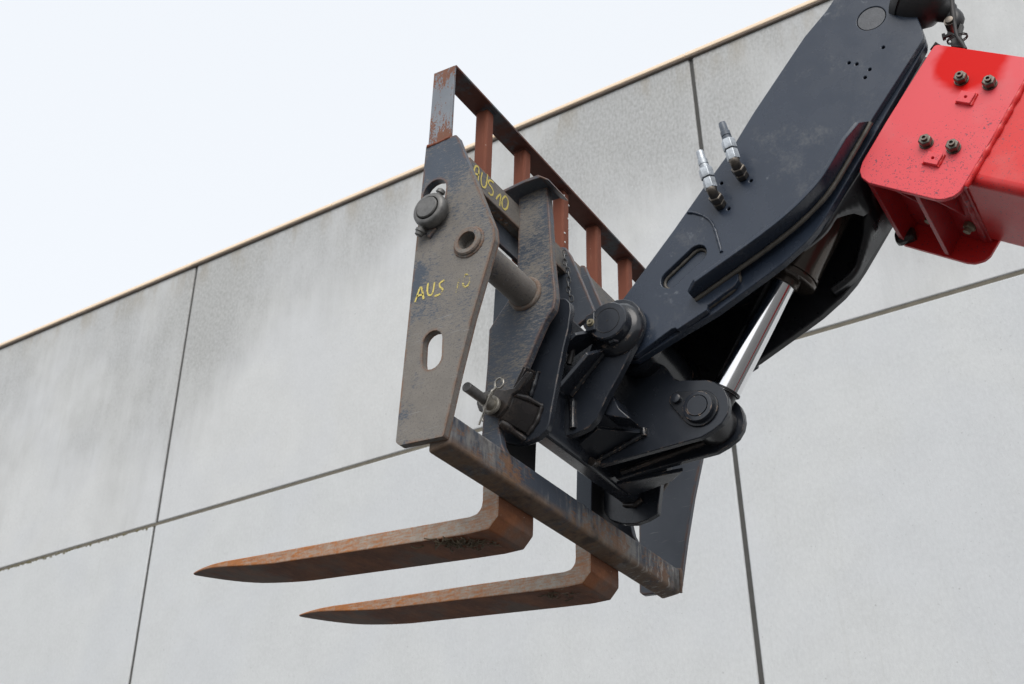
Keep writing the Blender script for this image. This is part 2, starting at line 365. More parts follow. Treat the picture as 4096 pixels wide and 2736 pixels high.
def frame(d):
    d = Vector(d).normalized(); a = Vector((0, 0, 1)) if abs(d.z) < .9 else Vector((1, 0, 0)); u = d.cross(a).normalized(); return d, u, d.cross(u)
def add_lathe(bm, org, d, prof, seg=28, caps=True, phase=0.0):
    d, u, v = frame(d); org = Vector(org); rings = []
    for t, r in prof:
        rings.append([bm.verts.new(org + d * t + (u * math.cos(2 * math.pi * i / seg + phase) + v * math.sin(2 * math.pi * i / seg + phase)) * r) for i in range(seg)])
    for a, b in zip(rings, rings[1:]):
        for i in range(seg): j = (i + 1) % seg; bm.faces.new((a[i], a[j], b[j], b[i]))
    if caps: bm.faces.new(rings[0]); bm.faces.new(rings[-1])
def lathe(name, org, d, prof, mat, parent, seg=28, caps=True, bevel=0, phase=0.0, **k):
    bm = bmesh.new(); add_lathe(bm, org, d, prof, seg, caps, phase); return from_bm(name, bm, mat, parent, bevel=bevel, **k)
def add_tube(bm, pts, r, seg=8, closed=False, wob=0, rng=random):
    pts = [Vector(p) for p in pts]; N = len(pts); rings = []; pu = None
    for i, p in enumerate(pts):
        d = (pts[(i + 1) % N] - pts[i - 1]) if closed else (pts[min(i + 1, N - 1)] - pts[max(i - 1, 0)])
        d.normalize()
        if pu is None: _, u, v = frame(d)
        else:
            u = (pu - d * pu.dot(d)).normalized(); v = d.cross(u)
        pu = u; rr = (r[i] if isinstance(r, list) else r) * (1 + wob * (rng.random() - .5))
        rings.append([bm.verts.new(p + (u * math.cos(2 * math.pi * k / seg) + v * math.sin(2 * math.pi * k / seg)) * rr) for k in range(seg)])
    for i in range(N if closed else N - 1):
        a, b = rings[i], rings[(i + 1) % N]
        for k in range(seg): j = (k + 1) % seg; bm.faces.new((a[k], a[j], b[j], b[k]))
    if not closed: bm.faces.new(rings[0]); bm.faces.new(rings[-1])
def tube(name, pts, r, mat, parent, seg=8, closed=False, wob=0, **k):
    bm = bmesh.new(); add_tube(bm, pts, r, seg, closed, wob); return from_bm(name, bm, mat, parent, sharp=60, **k)
def resample(pts, step):
    pts = [Vector(p) for p in pts]; out = [pts[0]]
    for a, b in zip(pts, pts[1:]):
        n = max(1, int((b - a).length / step))
        for k in range(1, n + 1): out.append(a.lerp(b, k / n))
    return out
def smoothpath(pts, it=2):
    pts = [Vector(p) for p in pts]
    for _ in range(it):
        q = [pts[0]]
        for a, b in zip(pts, pts[1:]): q += [a.lerp(b, .25), a.lerp(b, .75)]
        pts = q + [pts[-1]]
    return pts
def weld(pts, r, parent, mat, wob=.5, name='weld_bead'):
    return tube(name, resample(pts, r * 1.1), r, mat, parent, 7, wob=wob)
def box(name, lo, hi, mat, parent, bevel=.003, **k):
    bm = bmesh.new(); vs = [bm.verts.new((x, y, z)) for x in (lo[0], hi[0]) for y in (lo[1], hi[1]) for z in (lo[2], hi[2])]
    for q in ((0, 1, 3, 2), (4, 6, 7, 5), (0, 4, 5, 1), (2, 3, 7, 6), (0, 2, 6, 4), (1, 5, 7, 3)): bm.faces.new([vs[i] for i in q])
    return from_bm(name, bm, mat, parent, bevel=bevel, **k)
def hexnut(name, c, d, af, h, mat, parent, bore=0):
    r = af / math.sqrt(3)
    bm = bmesh.new(); add_lathe(bm, c, d, [(0, r * .97), (h * .08, r), (h * .85, r), (h, r * .88)], 6)
    return from_bm(name, bm, mat, parent, bevel=.0012, sharp=25)
def X3(poly, x): return [(x, p[0], p[1]) for p in poly]
TL = .063                                       # the carriage leans back: dy per metre of height
Xc = .7625                                      # centre line of the machine
def mir(x): return 2 * Xc - x

# ------------------------------------------------------------------ ground and wall
g = bpy.data.meshes.new('ground'); g.from_pydata([(-400, -400, 0), (400, -400, 0), (400, 400, 0), (-400, 400, 0)], [], [(0, 1, 2, 3)])
go = finish('ground', g, 'asphalt', None, smooth=False); go['kind'] = 'structure'

WX, WTOP, WJ = 7.0, 11.14, 7.235
wall = thing('concrete_wall', (WX, 5, WTOP), 'tall pale grey precast concrete panel wall behind the lifted forks', 'wall')
JY = [-12.0, -4.36, 3.31, 10.965, 18.63, 26.3, 34.0]
rows = [(WJ, WTOP), (3.33, WJ), (0.0, 3.33)]
for r, (z0, z1) in enumerate(rows):
    for a, b in zip(JY, JY[1:]):
        off = .03 if r else 0.0
        p = box('wall_panel', (WX, a + .023 + off, z0 + .021), (WX + .18, b - .023 + off, z1 - (.021 if r else 0)), 'weathered_concrete' if r == 0 else 'clean_concrete', wall, bevel=.012)
for z in (WJ, 3.33):
    box('horizontal_joint', (WX + .010, -12.0, z - .02), (WX + .1, 34.0, z + .02), 'joint_mortar', wall, 0)
for y in JY[1:-1]:
    box('vertical_joint', (WX + .016, y - .03, 0), (WX + .09, y + .06, WTOP), 'gap_sealant', wall, 0)
box('coping_drip_edge', (WX - .035, -12, WTOP + .002), (WX + .23, 34, WTOP + .020), 'coping_dark', wall, .004)
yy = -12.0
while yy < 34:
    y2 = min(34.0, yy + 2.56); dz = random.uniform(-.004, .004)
    box('coping_cap_sun_tint', (WX - .045 + dz, yy + .003, WTOP + .022), (WX + .24, y2 - .003, WTOP + .078 + dz), 'coping_cap_sun_tint', wall, .01); yy = y2
# moss hanging from the left part of the horizontal joint
bm = bmesh.new(); rg = random.Random(3)
for i in range(120):
    y = rg.uniform(11.1, 15.6) if i % 3 else rg.gauss(13.6, .5); s = rg.uniform(.004, .015)
    c = Vector((WX + .002, y, WJ - .012 - rg.random() * .028))
    bmesh.ops.create_icosphere(bm, subdivisions=1, radius=s, matrix=Matrix.Translation(c) @ Matrix.Diagonal((.5, 1.5, rg.uniform(.7, 1.6), 1)))
mo = from_bm('moss', bm, 'moss', wall, sharp=80); mo['kind'] = 'stuff'

# ------------------------------------------------------------------ fork carriage
fc = thing('fork_carriage', (Xc, 1.70, 3.02), 'blue-grey worn steel fork carriage with red-brown load guard and bottom rail', 'fork carriage')
side = [(1.7253,4.0955),(1.6079,4.0896),(1.5930,4.0435),(1.4705,3.6775),(1.4671,3.6316),(1.5431,3.3945),(1.5868,3.2322),(1.6297,3.0516),(1.6336,3.0437),(1.7799,3.0555),(1.7917,3.0677)]
side = fillet(side, [.004, .014, .0, .05, .04, 0, 0, .01, .004, .01, .012], 6)
sl_c = [(1.6862,3.8983),(1.6974,3.8087)]
low_s = [(1.6773,3.3570),(1.6779,3.2981)]
sr = .0435
shaftc = [(1.6790,3.8020)][0]
bossc = [(1.5563,3.6537)][0]
h_top = slot(sl_c[0], sl_c[1], sr); h_low = slot(low_s[0], low_s[1], .034); h_b = circle(bossc, .030)
near_p = prism('side_plate', side, 0, .026, 'dusty_steel', fc, [h_top, h_low, h_b], .0035)
near_p['label'] = 'mud-streaked near side plate with two slots and chalk lettering'
far_p = prism('side_plate', side, 1.499, 1.525, 'worn_blue_steel', fc, bevel=.0035)
far_p['label'] = 'cleaner dark blue far side plate'
for nm, x0, x1, m in (('boss_ring', -.014, .0, 'dusty_steel'),):
    bm = bmesh.new(); R0, R1 = .047, .030; n = 32; rings = []
    for x, r in ((x1, R0), (x0 + .004, R0), (x0, R0 - .004), (x0, R1), (.03, R1 - .001)):
        rings.append([bm.verts.new((x, bossc[0] + r * math.cos(2 * math.pi * i / n), bossc[1] + r * math.sin(2 * math.pi * i / n))) for i in range(n)])
    for a, b in zip(rings, rings[1:]):
        for i in range(n): j = (i + 1) % n; bm.faces.new((a[i], a[j], b[j], b[i]))
    from_bm(nm, bm, m, near_p)
weld([(0, bossc[0] + .049 * math.cos(a * .35), bossc[1] + .049 * math.sin(a * .35)) for a in range(19)], .005, near_p, 'dusty_steel')
wedge = [(1.6953,3.7189),(1.6705,3.7481),(1.7294,3.7658),(1.7176,3.7480)]
prism('stop_plate', fillet(wedge, .004), -.010, .0, 'dusty_steel', near_p, bevel=.002)
# load guard
tl, tr = [(1.7068,4.4010),(1.6246,4.3951)]
bl_, br_ = [(1.7203,4.0906),(1.6336,4.0918)]
prism('guard_end_post', [tl, tr, br_, bl_], .003, .014, 'flaking_grey_post', fc, bevel=.0015)
ze = .09
prism('guard_end_post', [tl, tr, br_, bl_], 1.511, 1.522, 'flaking_grey_post', fc, bevel=.0015)
for k in (0,):
    pts = [bl_, ((bl_[0] + br_[0]) / 2, (bl_[1] + br_[1]) / 2 - .002), br_]
    weld(X3(pts, .002), .006, near_p, 'red_primer')
prism('guard_top_bar', [(tl[0], tl[1] + .002), (tr[0], tr[1] + .002), (tr[0], tr[1] + .012), (tl[0], tl[1] + .012)], .0145, 1.5105, 'primer_bar', fc, bevel=.0012)
for x in (.236, .484, .762, 1.022, 1.291):
    zt, zb = tl[1] + .001, 3.93
    yt = 1.696; yb = yt + (zt - zb) * TL * .55
    bm = bmesh.new(); vs = []
    for z, yy in ((zb, yb), (zt, yt)):
        for (dx, dy) in ((0, 0), (0, -.050), (.044, -.050), (.044, 0)): vs.append(bm.verts.new((x + dx, yy + dy, z)))
    for q in ((0, 1, 2, 3), (7, 6, 5, 4), (0, 4, 5, 1), (1, 5, 6, 2), (2, 6, 7, 3), (3, 7, 4, 0)): bm.faces.new([vs[i] for i in q])
    u = from_bm('guard_upright', bm, 'red_primer', fc, bevel=.009, segs=3)
    if .7 < x < .8:
        for (fx, fz) in ((.002, .03), (.044, .055), (.006, .20), (.042, .165), (.008, .24), (.040, .28), (.003, .33), (.036, .12)):
            pz = zt - fz; yy = yt + (zt - pz) * TL * .55 - .0515
            lathe('paint_spot', (x + fx * .8 + .004, yy, pz), (0, 1, 0), [(0, .0035), (.003, .0045)], 'white_spot', u, 10)
    weld([(x, yt, zt - .003), (x, yt - .05, zt - .003), (x + .044, yt - .05, zt - .003)], .0042, u, 'primer_bar')
# chalk-marked cross beam (folded strip with holes underneath) and the strip in front of it
BY, BZ0, BZ1 = 1.575, 3.910, 4.003
beam = prism('cross_beam', [(.026, BZ0), (1.499, BZ0), (1.499, BZ1), (.026, BZ1)], BY, BY + .010, 'dusty_beam', fc, axis='Y', bevel=.003)
holes = [circle((x, BY + .024), .0085, 14) for x in (.105, .145, .20, .245, .275, .45, .52, .60)]
prism('beam_lower_flange', [(.026, BY + .0102), (1.499, BY + .0102), (1.499, BY + .040), (.026, BY + .040)], BZ0 + .0005, BZ0 + .009, 'dusty_beam', beam, holes, .001, axis='Z')
prism('guard_strip', [(.0265, 3.832), (1.4985, 3.832), (1.4985, 3.985), (.0265, 3.985)], 1.616, 1.630, 'worn_blue_steel', fc, axis='Y', bevel=.002)
# inner plates
inner = [(1.5766,4.0693),(1.4684,4.0357),(1.4636,3.9299),(1.4584,3.7328),(1.4524,3.6407),(1.4510,3.6016),(1.4592,3.5645),(1.4892,3.5315),(1.5105,3.4931),(1.5602,3.3973),(1.6135,3.3001),(1.6517,3.2520),(1.6555,3.1973),(1.6487,3.1561),(1.6265,3.1060),(1.7224,3.1551),(1.7166,3.2348),(1.7064,3.3643),(1.7002,3.4345),(1.6931,3.5651),(1.6707,3.5927),(1.6146,3.6574),(1.5865,3.7566)]
inner = fillet(inner, [.0, .004, 0, 0, .0, .05, .02, .012, .006, 0, 0, .01, .02, 0, 0, 0, 0, 0, .0, .01, .01, .02, .02], 4)
for x, m, lb in ((.32, 'dusty_steel_streaked', 'dust-streaked inner plate next to the chalk-marked beam'), (1.175, 'worn_blue_steel', None)):
    ip = prism('inner_plate', inner, x, x + .03, m, fc, bevel=.003)
    if lb: ip['label'] = lb
    # folded top flange
    fy = [(1.665, 4.040), (1.52, 4.052), (1.470, 4.050), (1.434, 4.018), (1.430, 4.008), (1.462, 4.036), (1.520, 4.040), (1.665, 4.028)]
    prism('top_flange', fy, x - .055, x + .075, 'worn_blue_steel', ip, bevel=.002)
# torque tubes
for x0, x1 in ((.024, .322), (1.203, 1.501)):
    lathe('cross_tube', (x0, bossc[0] + .002, bossc[1] - .004), (1, 0, 0), [(0, .047), (x1 - x0, .047)], 'dusty_tube', fc, 40)
tc = (bossc[0] + .002, bossc[1] - .004)
weld([(.318, tc[0] + .051 * math.cos(a * math.pi / 14), tc[1] + .051 * math.sin(a * math.pi / 14)) for a in range(29)], .0085, fc, 'dusty_tube', .35)
# fork shaft with collars
lathe('fork_shaft', (-.052, shaftc[0], shaftc[1]), (1, 0, 0), [(0, .034), (.003, .0365), (1.63, .0365)], 'dark_steel', fc, 32)
def collar(x, sgn):
    bm = bmesh.new(); add_lathe(bm, (x, shaftc[0], shaftc[1]), (1, 0, 0), [(.004 * sgn, .0385), (0, .041), (.001 * sgn, .050), (.006 * sgn, .055), (.014 * sgn, .0575), (.028 * sgn, .0575), (.036 * sgn, .054), (.038 * sgn, .037)], 40, False)
    c = from_bm('shaft_collar', bm, 'dark_steel', fc, sharp=50)
    a = Vector((x + .022 * sgn, shaftc[0] + .040, shaftc[1] - .064)); b = Vector((x + .022 * sgn, shaftc[0] - .034, shaftc[1] + .062))
    d = (b - a).normalized()
    lathe('collar_bolt', a - d * .012, d, [(0, .008), (.003, .013), (.012, .0135), (.014, .017), (.022, .017), (.024, .010), (.150, .010), (.152, .015), (.162, .013), (.166, .006)], 'dark_steel', c, 14)
collar(-.046, 1)
# bottom rail
rl = [(1.702, 3.022), (1.627, 3.030), (1.621, 3.121), (1.696, 3.122)]
rail = prism('bottom_rail', rl, .0262, 1.4988, 'muddy_rail', fc, bevel=.010, segs=3)
rail['label'] = 'mud-caked square bottom rail'
weld([(1.496, 1.626, 3.034), (1.496, 1.620, 3.118), (1.496, 1.66, 3.124)], .008, rail, 'dusty_steel')
# central gussets
gus = [(1.5971,4.0328),(1.5735,4.0183),(1.5551,3.9805),(1.5136,3.8500),(1.4741,3.7212),(1.5497,3.6830),(1.6148,3.6850),(1.6403,3.8751)]
prism('centre_gusset', fillet(gus, .008, 3), .625, .643, 'worn_blue_steel', fc, bevel=.002)
gus2 = [(1.5815,4.0029),(1.5712,4.0077),(1.5594,4.0011),(1.5275,3.8963),(1.4965,3.7979),(1.5697,3.7367),(1.6132,3.8744)]
prism('centre_gusset', fillet(gus2, .006, 3), .735, .753, 'worn_blue_steel', fc, bevel=.002)

# chalk lettering as flat strokes a hair above the steel
def stroke(name, pts3, nrm, w, mat, parent, rng):
    pts = resample(smoothpath(pts3, 2), .004); nrm = Vector(nrm); bm = bmesh.new(); prev = None
    for i, p in enumerate(pts):
        d = (pts[min(i + 1, len(pts) - 1)] - pts[max(i - 1, 0)]).normalized(); s = d.cross(nrm).normalized() * w * (.75 + .5 * rng.random()) * .5
        a, b = bm.verts.new(p + s + nrm * .0012), bm.verts.new(p - s + nrm * .0012)
        if prev: bm.faces.new((prev[0], prev[1], b, a))
        prev = (a, b)
    o = from_bm(name, bm, mat, parent, smooth=False); return o
rg = random.Random(5)
beam_txt = [
 [(0.0488,3.9580),(0.0513,3.9756),(0.0596,3.9903),(0.0709,3.9942),(0.0767,3.9892),(0.0741,3.9635),(0.0715,3.9390)],
 [(0.0530,3.9550),(0.0642,3.9587),(0.0755,3.9655)],
 [(0.0953,3.9880),(0.0870,3.9574),(0.0914,3.9357),(0.1014,3.9316),(0.1143,3.9411),(0.1213,3.9658),(0.1255,4.0008)],
 [(0.1607,3.9914),(0.1460,3.9906),(0.1329,3.9816),(0.1286,3.9687),(0.1446,3.9655),(0.1592,3.9593),(0.1577,3.9413),(0.1461,3.9306),(0.1316,3.9319)],
 [(0.1753,3.9350),(0.1872,3.9558),(0.2052,3.9758),(0.2006,3.9486),(0.1959,3.9216)],
 [(0.2324,3.9857),(0.2126,3.9615),(0.2094,3.9393),(0.2153,3.9242),(0.2333,3.9298),(0.2472,3.9549),(0.2491,3.9804),(0.2324,3.9857)]]
for s in beam_txt: stroke('chalk_stroke', [(p[0], BY, p[1]) for p in s], (0, -1, 0), .0065, 'yellow_chalk', beam, rg)
plate_txt = [
 ([(1.7440,3.5104),(1.7351,3.5371),(1.7253,3.5618),(1.7181,3.5398),(1.7134,3.5102)], 'faded_chalk'), ([(1.7393,3.5289),(1.7276,3.5291),(1.7149,3.5273)], 'faded_chalk'),
 ([(1.6991,3.5612),(1.7016,3.5313),(1.6948,3.5150),(1.6806,3.5160),(1.6756,3.5554)], 'faded_chalk'),
 ([(1.6408,3.5507),(1.6584,3.5465),(1.6562,3.5309),(1.6418,3.5187),(1.6537,3.5057),(1.6741,3.5068)], 'faded_chalk'),
 ([(1.5983,3.5344),(1.5879,3.5367),(1.5926,3.5081),(1.5993,3.4933)], 'nearly_gone_chalk'),
 ([(1.5655,3.5441),(1.5763,3.5195),(1.5709,3.4994),(1.5546,3.5022),(1.5498,3.5306),(1.5655,3.5441)], 'nearly_gone_chalk')]
for s, m in plate_txt: stroke('chalk_stroke', [(0, p[0], p[1]) for p in s], (-1, 0, 0), .006, m, near_p, rg)

# ------------------------------------------------------------------ forks
def fork(x0, label):
    w = .199
    root_loc = Vector((x0 + w / 2, 1.70, 3.0))
    fr = thing('pallet_fork', root_loc, label, 'fork', 'pallet forks on the carriage')
    def st(a, b, l=0, r=0, tip=None): return (a, b, l, r)
    fpx = [(1.7579,3.0665),(1.7586,3.0272),(1.7612,3.0102),(1.7673,2.9989),(1.7787,2.9888),(1.8035,2.9849),(1.9194,2.9924),(2.1737,3.0098),(2.5166,3.0303),(2.6973,3.0424),(2.7951,3.0474),(2.8667,3.0485)]
    rpx = [(1.6998,3.0166),(1.7007,2.9900),(1.7025,2.9653),(1.7181,2.9485),(1.7363,2.9300),(1.8028,2.9297),(1.9178,2.9379),(2.1703,2.9590),(2.5116,2.9883),(2.6921,3.0065),(2.7903,3.0174),(2.8630,3.0265)]
    up_f = (fpx[0][0] - .70 * TL, fpx[0][1] + .70); up_r = (rpx[0][0] - .72 * TL, rpx[0][1] + .72)
    stations = [(up_f, up_r, 0, 0)] + [(a, b, 0, 0) for a, b in zip(fpx, rpx)]
    L = stations[-1]; out = []
    for (a, b, l, r) in stations[:-4]: out.append((a, b, 0, 0))
    n0 = stations[-4]; ztip = 3.080; ytip = 3.042
    y0 = n0[0][0]; zt0, zb0 = n0[0][1], n0[1][1]
    for k in range(0, 15):
        t = k / 14.0; y = y0 + (ytip - y0) * (1 - (1 - t) ** 1.35 if t < 1 else 1)
        tt = (y - y0) / (ytip - y0); ins = (w / 2 - .006) * max(0, (tt - .48) / .52) ** 1.9
        zl = zt0 + .06 * (y - y0); za = zl + (ztip + .004 - zt0 - .06 * (ytip - y0)) * tt ** 4; zb = zb0 + (ztip - .004 - zb0) * tt ** 1.3
        out.append(((y, za), (y, zb), ins, ins))
    bm = bmesh.new(); rings = []
    for (a, b, l, r) in out:
        xa, xb = x0 + l, x0 + w - r
        rings.append([bm.verts.new((xa, a[0], a[1])), bm.verts.new((xb, a[0], a[1])), bm.verts.new((xb, b[0], b[1])), bm.verts.new((xa, b[0], b[1]))])
    for p, q in zip(rings, rings[1:]):
        for i in range(4):
            j = (i + 1) % 4; f = bm.faces.new((p[i], p[j], q[j], q[i])); f.material_index = 0 if i in (1, 3) else 1
    for e in (rings[0], rings[-1]): bm.faces.new(e).material_index = 1
    o = from_bm('fork_bar', bm, ['worn_fork_side', 'rusty_fork'], fr, bevel=.005, segs=2, sharp=15)
    # dry straw and grease caught under the heel
    rgs = random.Random(int(x0 * 1000)); bm = bmesh.new()
    cx, cy = x0 + .055, 1.86
    nstr = 130 if x0 < .6 else 20
    for i in range(nstr):
        px = cx + rgs.gauss(0, .022); py = cy + rgs.gauss(0, .035) - (px - cx) * .8; zz = rpx[5][1] + (py - rpx[5][0]) * (rpx[6][1] - rpx[5][1]) / (rpx[6][0] - rpx[5][0]) + .001
        a = rgs.uniform(0, 6.28); ln = rgs.uniform(.012, .04); p0 = Vector((px, py, zz))
        p2 = p0 + Vector((math.cos(a) * ln, math.sin(a) * ln, -rgs.random() * .006)); p1 = p0.lerp(p2, .5) + Vector((0, 0, -rgs.random() * .012))
        add_tube(bm, smoothpath([p0, p1, p2], 1), .0009 if i % 2 else .0022, 4)
    s = from_bm('dry_straw', bm, 'straw', fr); s['kind'] = 'stuff'
    return fr
fork(.386, 'rusty pallet fork nearer the mud-streaked side plate, the upper of the two')
fork(.952, 'rusty pallet fork farther from the camera, the lower of the two')

# ------------------------------------------------------------------ tool carrier
tcar = thing('tool_carrier', (Xc, 1.45, 3.2), 'black painted quick-hitch tool carrier between the boom head and the carriage', 'tool carrier')
hook = [(1.5041,3.6319),(1.4793,3.6419),(1.4526,3.6353),(1.4365,3.6112),(1.4358,3.5852),(1.4470,3.5245),(1.4660,3.4619),(1.4914,3.3597),(1.5153,3.2588),(1.5234,3.2185),(1.5333,3.2006),(1.5639,3.1816),(1.6055,3.1771),(1.6422,3.1810),(1.6775,3.1961),(1.7140,3.2303),(1.7331,3.2824),(1.7368,3.3224),(1.6406,3.3906),(1.5563,3.5435)]
hook = fillet(hook, [.02, .01, .02, .01, 0, 0, 0, 0, 0, 0, .01, .02, .02, .02, .02, .02, .02, .01, 0, 0], 3)
prism('hook_plate', hook, .387, .413, 'satin_black', tcar, bevel=.003)
hook_f = [(1.6568,3.4982),(1.6777,3.2641),(1.6787,3.1934),(1.6567,3.1584),(1.6099,3.1345),(1.5629,3.1241),(1.5210,3.1290),(1.4795,3.1427),(1.4742,3.1753),(1.4499,3.2919),(1.4655,3.4462)]
prism('hook_plate', fillet(hook_f, [0, 0, .03, .03, .03, .03, .02, .01, .01, 0, 0], 4), 1.02, 1.046, 'satin_black', tcar, bevel=.003)
# cross beam joining the plates
cb = [(1.603, 3.202), (1.548, 3.192), (1.536, 3.215), (1.520, 3.50), (1.490, 3.63), (1.545, 3.64), (1.590, 3.50)]
prism('cross_member', cb, .4132, 1.0195, 'satin_black', tcar, bevel=.006)
pv = [(1.3397,3.5434)][0]
ear = [(1.3464,3.3832),(1.2988,3.4564),(1.2646,3.5061),(1.2540,3.5341),(1.2509,3.5648),(1.2611,3.6022),(1.2816,3.6316),(1.3094,3.6497),(1.3373,3.6558),(1.3690,3.6470),(1.4038,3.5841),(1.4688,3.4409),(1.5194,3.3576),(1.5450,3.3134),(1.5581,3.2438),(1.5375,3.2298),(1.4965,3.2306),(1.4573,3.2385),(1.4287,3.2602),(1.3863,3.3301)]
for x in (.51, mir(.51) - .028):
    e = prism('pivot_ear', ear, x, x + .028, 'satin_black', tcar, bevel=.003)
    s = -1 if x < Xc else 1; xx = x if x < Xc else x + .028
    lathe('ear_boss', (xx, pv[0], pv[1]), (s, 0, 0), [(0, .092), (.012, .090), (.020, .082), (.028, .074)], 'gloss_black', e, 40, sharp=50)
pp = lathe('pivot_pin', (.440, pv[0], pv[1]), (1, 0, 0), [(0, .0605), (.004, .064), (.06, .064), (mir(.440) - .440 - .004, .064), (mir(.440) - .440, .0605)], 'satin_black', tcar, 44)
tube('pin_groove', [(.4396, pv[0] + .042 * math.cos(a * math.pi / 20), pv[1] + .042 * math.sin(a * math.pi / 20)) for a in range(40)], .0011, 'lamp_plastic', pp, 5, True)
lathe('grease_hole', (.4393, pv[0], pv[1]), (1, 0, 0), [(0, .0035), (.002, .0035)], 'lamp_plastic', pp, 10)
kp = [(1.4070,3.5754),(1.3760,3.5804),(1.3783,3.5177),(1.4097,3.5190)]
k = prism('keeper_plate', kp, .428, .480, 'satin_black', pp, bevel=.003)
kb = [(1.3899,3.5451)][0]
lathe('keeper_bolt', (.429, kb[0], kb[1]), (-1, 0, 0), [(0, .013), (.003, .013), (.003, .009), (.010, .009), (.010, .004), (.006, .004)], 'brass_nut', k, 14)
nb = (0.4700,1.3407,3.4864)
hexnut('lock_bolt', (nb[0], nb[1], nb[2] + .02), (.1, -.1, -1), .032, .032, 'satin_black', pp)
# web between hook plate and ear
def sheet(name, quad, th, mat, parent, bevel=.002):
    q = [Vector(p) for p in quad]; nrm = (q[1] - q[0]).cross(q[-1] - q[0]).normalized() * th; bm = bmesh.new()
    a = [bm.verts.new(p) for p in q]; b = [bm.verts.new(p + nrm) for p in q]; bm.faces.new(a); bm.faces.new(b[::-1]); N = len(q)
    for i in range(N): j = (i + 1) % N; bm.faces.new((a[i], a[j], b[j], b[i]))
    return from_bm(name, bm, mat, parent, bevel=bevel)
wA, wB = (0.5100,1.3829,3.4814), (0.5100,1.5150,3.3572)
for s in (0, 1):
    f = (lambda x: x) if s == 0 else mir
    sheet('side_web', [(f(.5095), 1.378, 3.484), (f(.5095), 1.519, 3.358), (f(.4135), 1.500, 3.338), (f(.4135), 1.395, 3.425)], .013, 'satin_black', tcar)
    weld([(f(.506), 1.378, 3.490), (f(.506), 1.512, 3.362)], .013, tcar, 'gloss_black', .25)
    weld([(f(.507), wB[1] - .008, wB[2] - .01), (f(.507), wB[1] - .006, wB[2] - .11)], .012, tcar, 'gloss_black', .3)
    tA, tB = (1.405, 3.528), (1.46, 3.505)
    sheet('upper_web', [(f(.414), 1.440, 3.520), (f(.414), 1.50, 3.49), (f(.50), 1.50, 3.50), (f(.50), 1.385, 3.545), (f(.47), 1.385, 3.545)], .014, 'satin_black', tcar)
    tube('hose_stub', [(f(h[0]), h[1], h[2]) for h in [(0.4700,1.4770,3.5215),(0.4700,1.4819,3.4885),(0.4700,1.4941,3.4492)]], .010, 'cable_rubber', tcar, 10)
# cylinder clevis
clv = [(1.5200,3.1968),(1.3851,3.1992),(1.2578,3.2016),(1.1736,3.2027),(1.1358,3.2143),(1.1008,3.2315),(1.0803,3.2569),(1.0726,3.2826),(1.0726,3.3116),(1.0797,3.3360),(1.0921,3.3570),(1.1099,3.3754),(1.1340,3.3900),(1.1888,3.4052),(1.2312,3.4156),(1.2461,3.4314),(1.2681,3.4789),(1.3500,3.5648),(1.4704,3.5367),(1.5752,3.2835)]
clv = fillet(clv, [0, 0, 0, .02, .02, .02, .02, .02, .02, .02, .02, .02, .02, 0, .015, .015, .02, .03, 0, 0], 2)
cpn = [(1.1650,3.2977)][0]
for x in (.69, mir(.69) - .024): prism('clevis_plate', clv, x, x + .024, 'satin_black', tcar, bevel=.003)
cp = lathe('clevis_pin', (.664, cpn[0], cpn[1]), (1, 0, 0), [(.004, .034), (0, .036), (0, .0375), (.002, .048), (.007, .050), (.197, .050), (.2, .046)], 'satin_black', tcar, 36)
lathe('pin_stamp', (.6625, cpn[0], cpn[1]), (1, 0, 0), [(0, .033), (.004, .034)], 'satin_black', cp, 30)
kb2 = [(1.2352,3.3473)][0]
tear = []
for i in range(17): a = math.pi * .30 - math.pi * 1.03 * i / 16; tear.append((cpn[0] + .058 * math.cos(a - .9), cpn[1] + .058 * math.sin(a - .9)))
def hull(ps):
    ps = sorted(set((round(a, 5), round(b, 5)) for a, b in ps)); cr = lambda o, a, b: (a[0] - o[0]) * (b[1] - o[1]) - (a[1] - o[1]) * (b[0] - o[0]); lo = []; up = []
    for p in ps:
        while len(lo) > 1 and cr(lo[-2], lo[-1], p) <= 0: lo.pop()
        lo.append(p)
    for p in reversed(ps):
        while len(up) > 1 and cr(up[-2], up[-1], p) <= 0: up.pop()
        up.append(p)
    return lo[:-1] + up[:-1]
tear = hull(circle(cpn, .060, 36) + circle(kb2, .026, 24))
prism('keeper_plate', tear, .6825, .690, 'gloss_black', cp, bevel=.0015)
lathe('keeper_bolt', (.670, kb2[0], kb2[1]), (1, 0, 0), [(0, .013), (.001, .0148), (.0125, .0148)], 'satin_black', cp, 20)
# gusset under the clevis, stop block, welds
gA, gB, gC = (0.6900,1.3595,3.2671), (0.6900,1.5423,3.2154), (0.5800,1.4627,3.2636)
sheet('clevis_gusset', [gA, gB, (.60, gB[1] + .02, gB[2] + .012), gC], .013, 'satin_black', tcar)
weld([(.686, gA[1], gA[2] - .008), (.686, gB[1], gB[2] - .006)], .009, tcar, 'gloss_black', .3)
weld([(.684, gA[1] - .004, gA[2] + .012), (.684, gA[1] - .004, gA[2] - .014)], .011, tcar, 'gloss_black', .2)
sb = [(1.3931,3.3531),(1.3693,3.2943),(1.3332,3.2501),(1.4078,3.2811),(1.4261,3.2931)]
prism('stop_block', sb, .548, .640, 'satin_black', tcar, bevel=.003)
gF = [(p[0], p[1]) for p in ([(1.5042,3.1817),(1.3273,3.1860),(1.3149,3.1701),(1.3497,3.1273),(1.4455,3.1287)])]
sheet('rear_gusset', [(.8365, 1.535, 3.19), (.8365, 1.30, 3.18), (.90, 1.37, 3.184), (.95, 1.535, 3.19)], .013, 'satin_black', tcar)
weld([(.808, 1.20, 3.245), (.808, 1.50, 3.215)], .010, tcar, 'greasy_black', .3)
weld([(.655, 1.528, 3.20), (.684, 1.524, 3.205)], .012, tcar, 'greasy_black', .5)
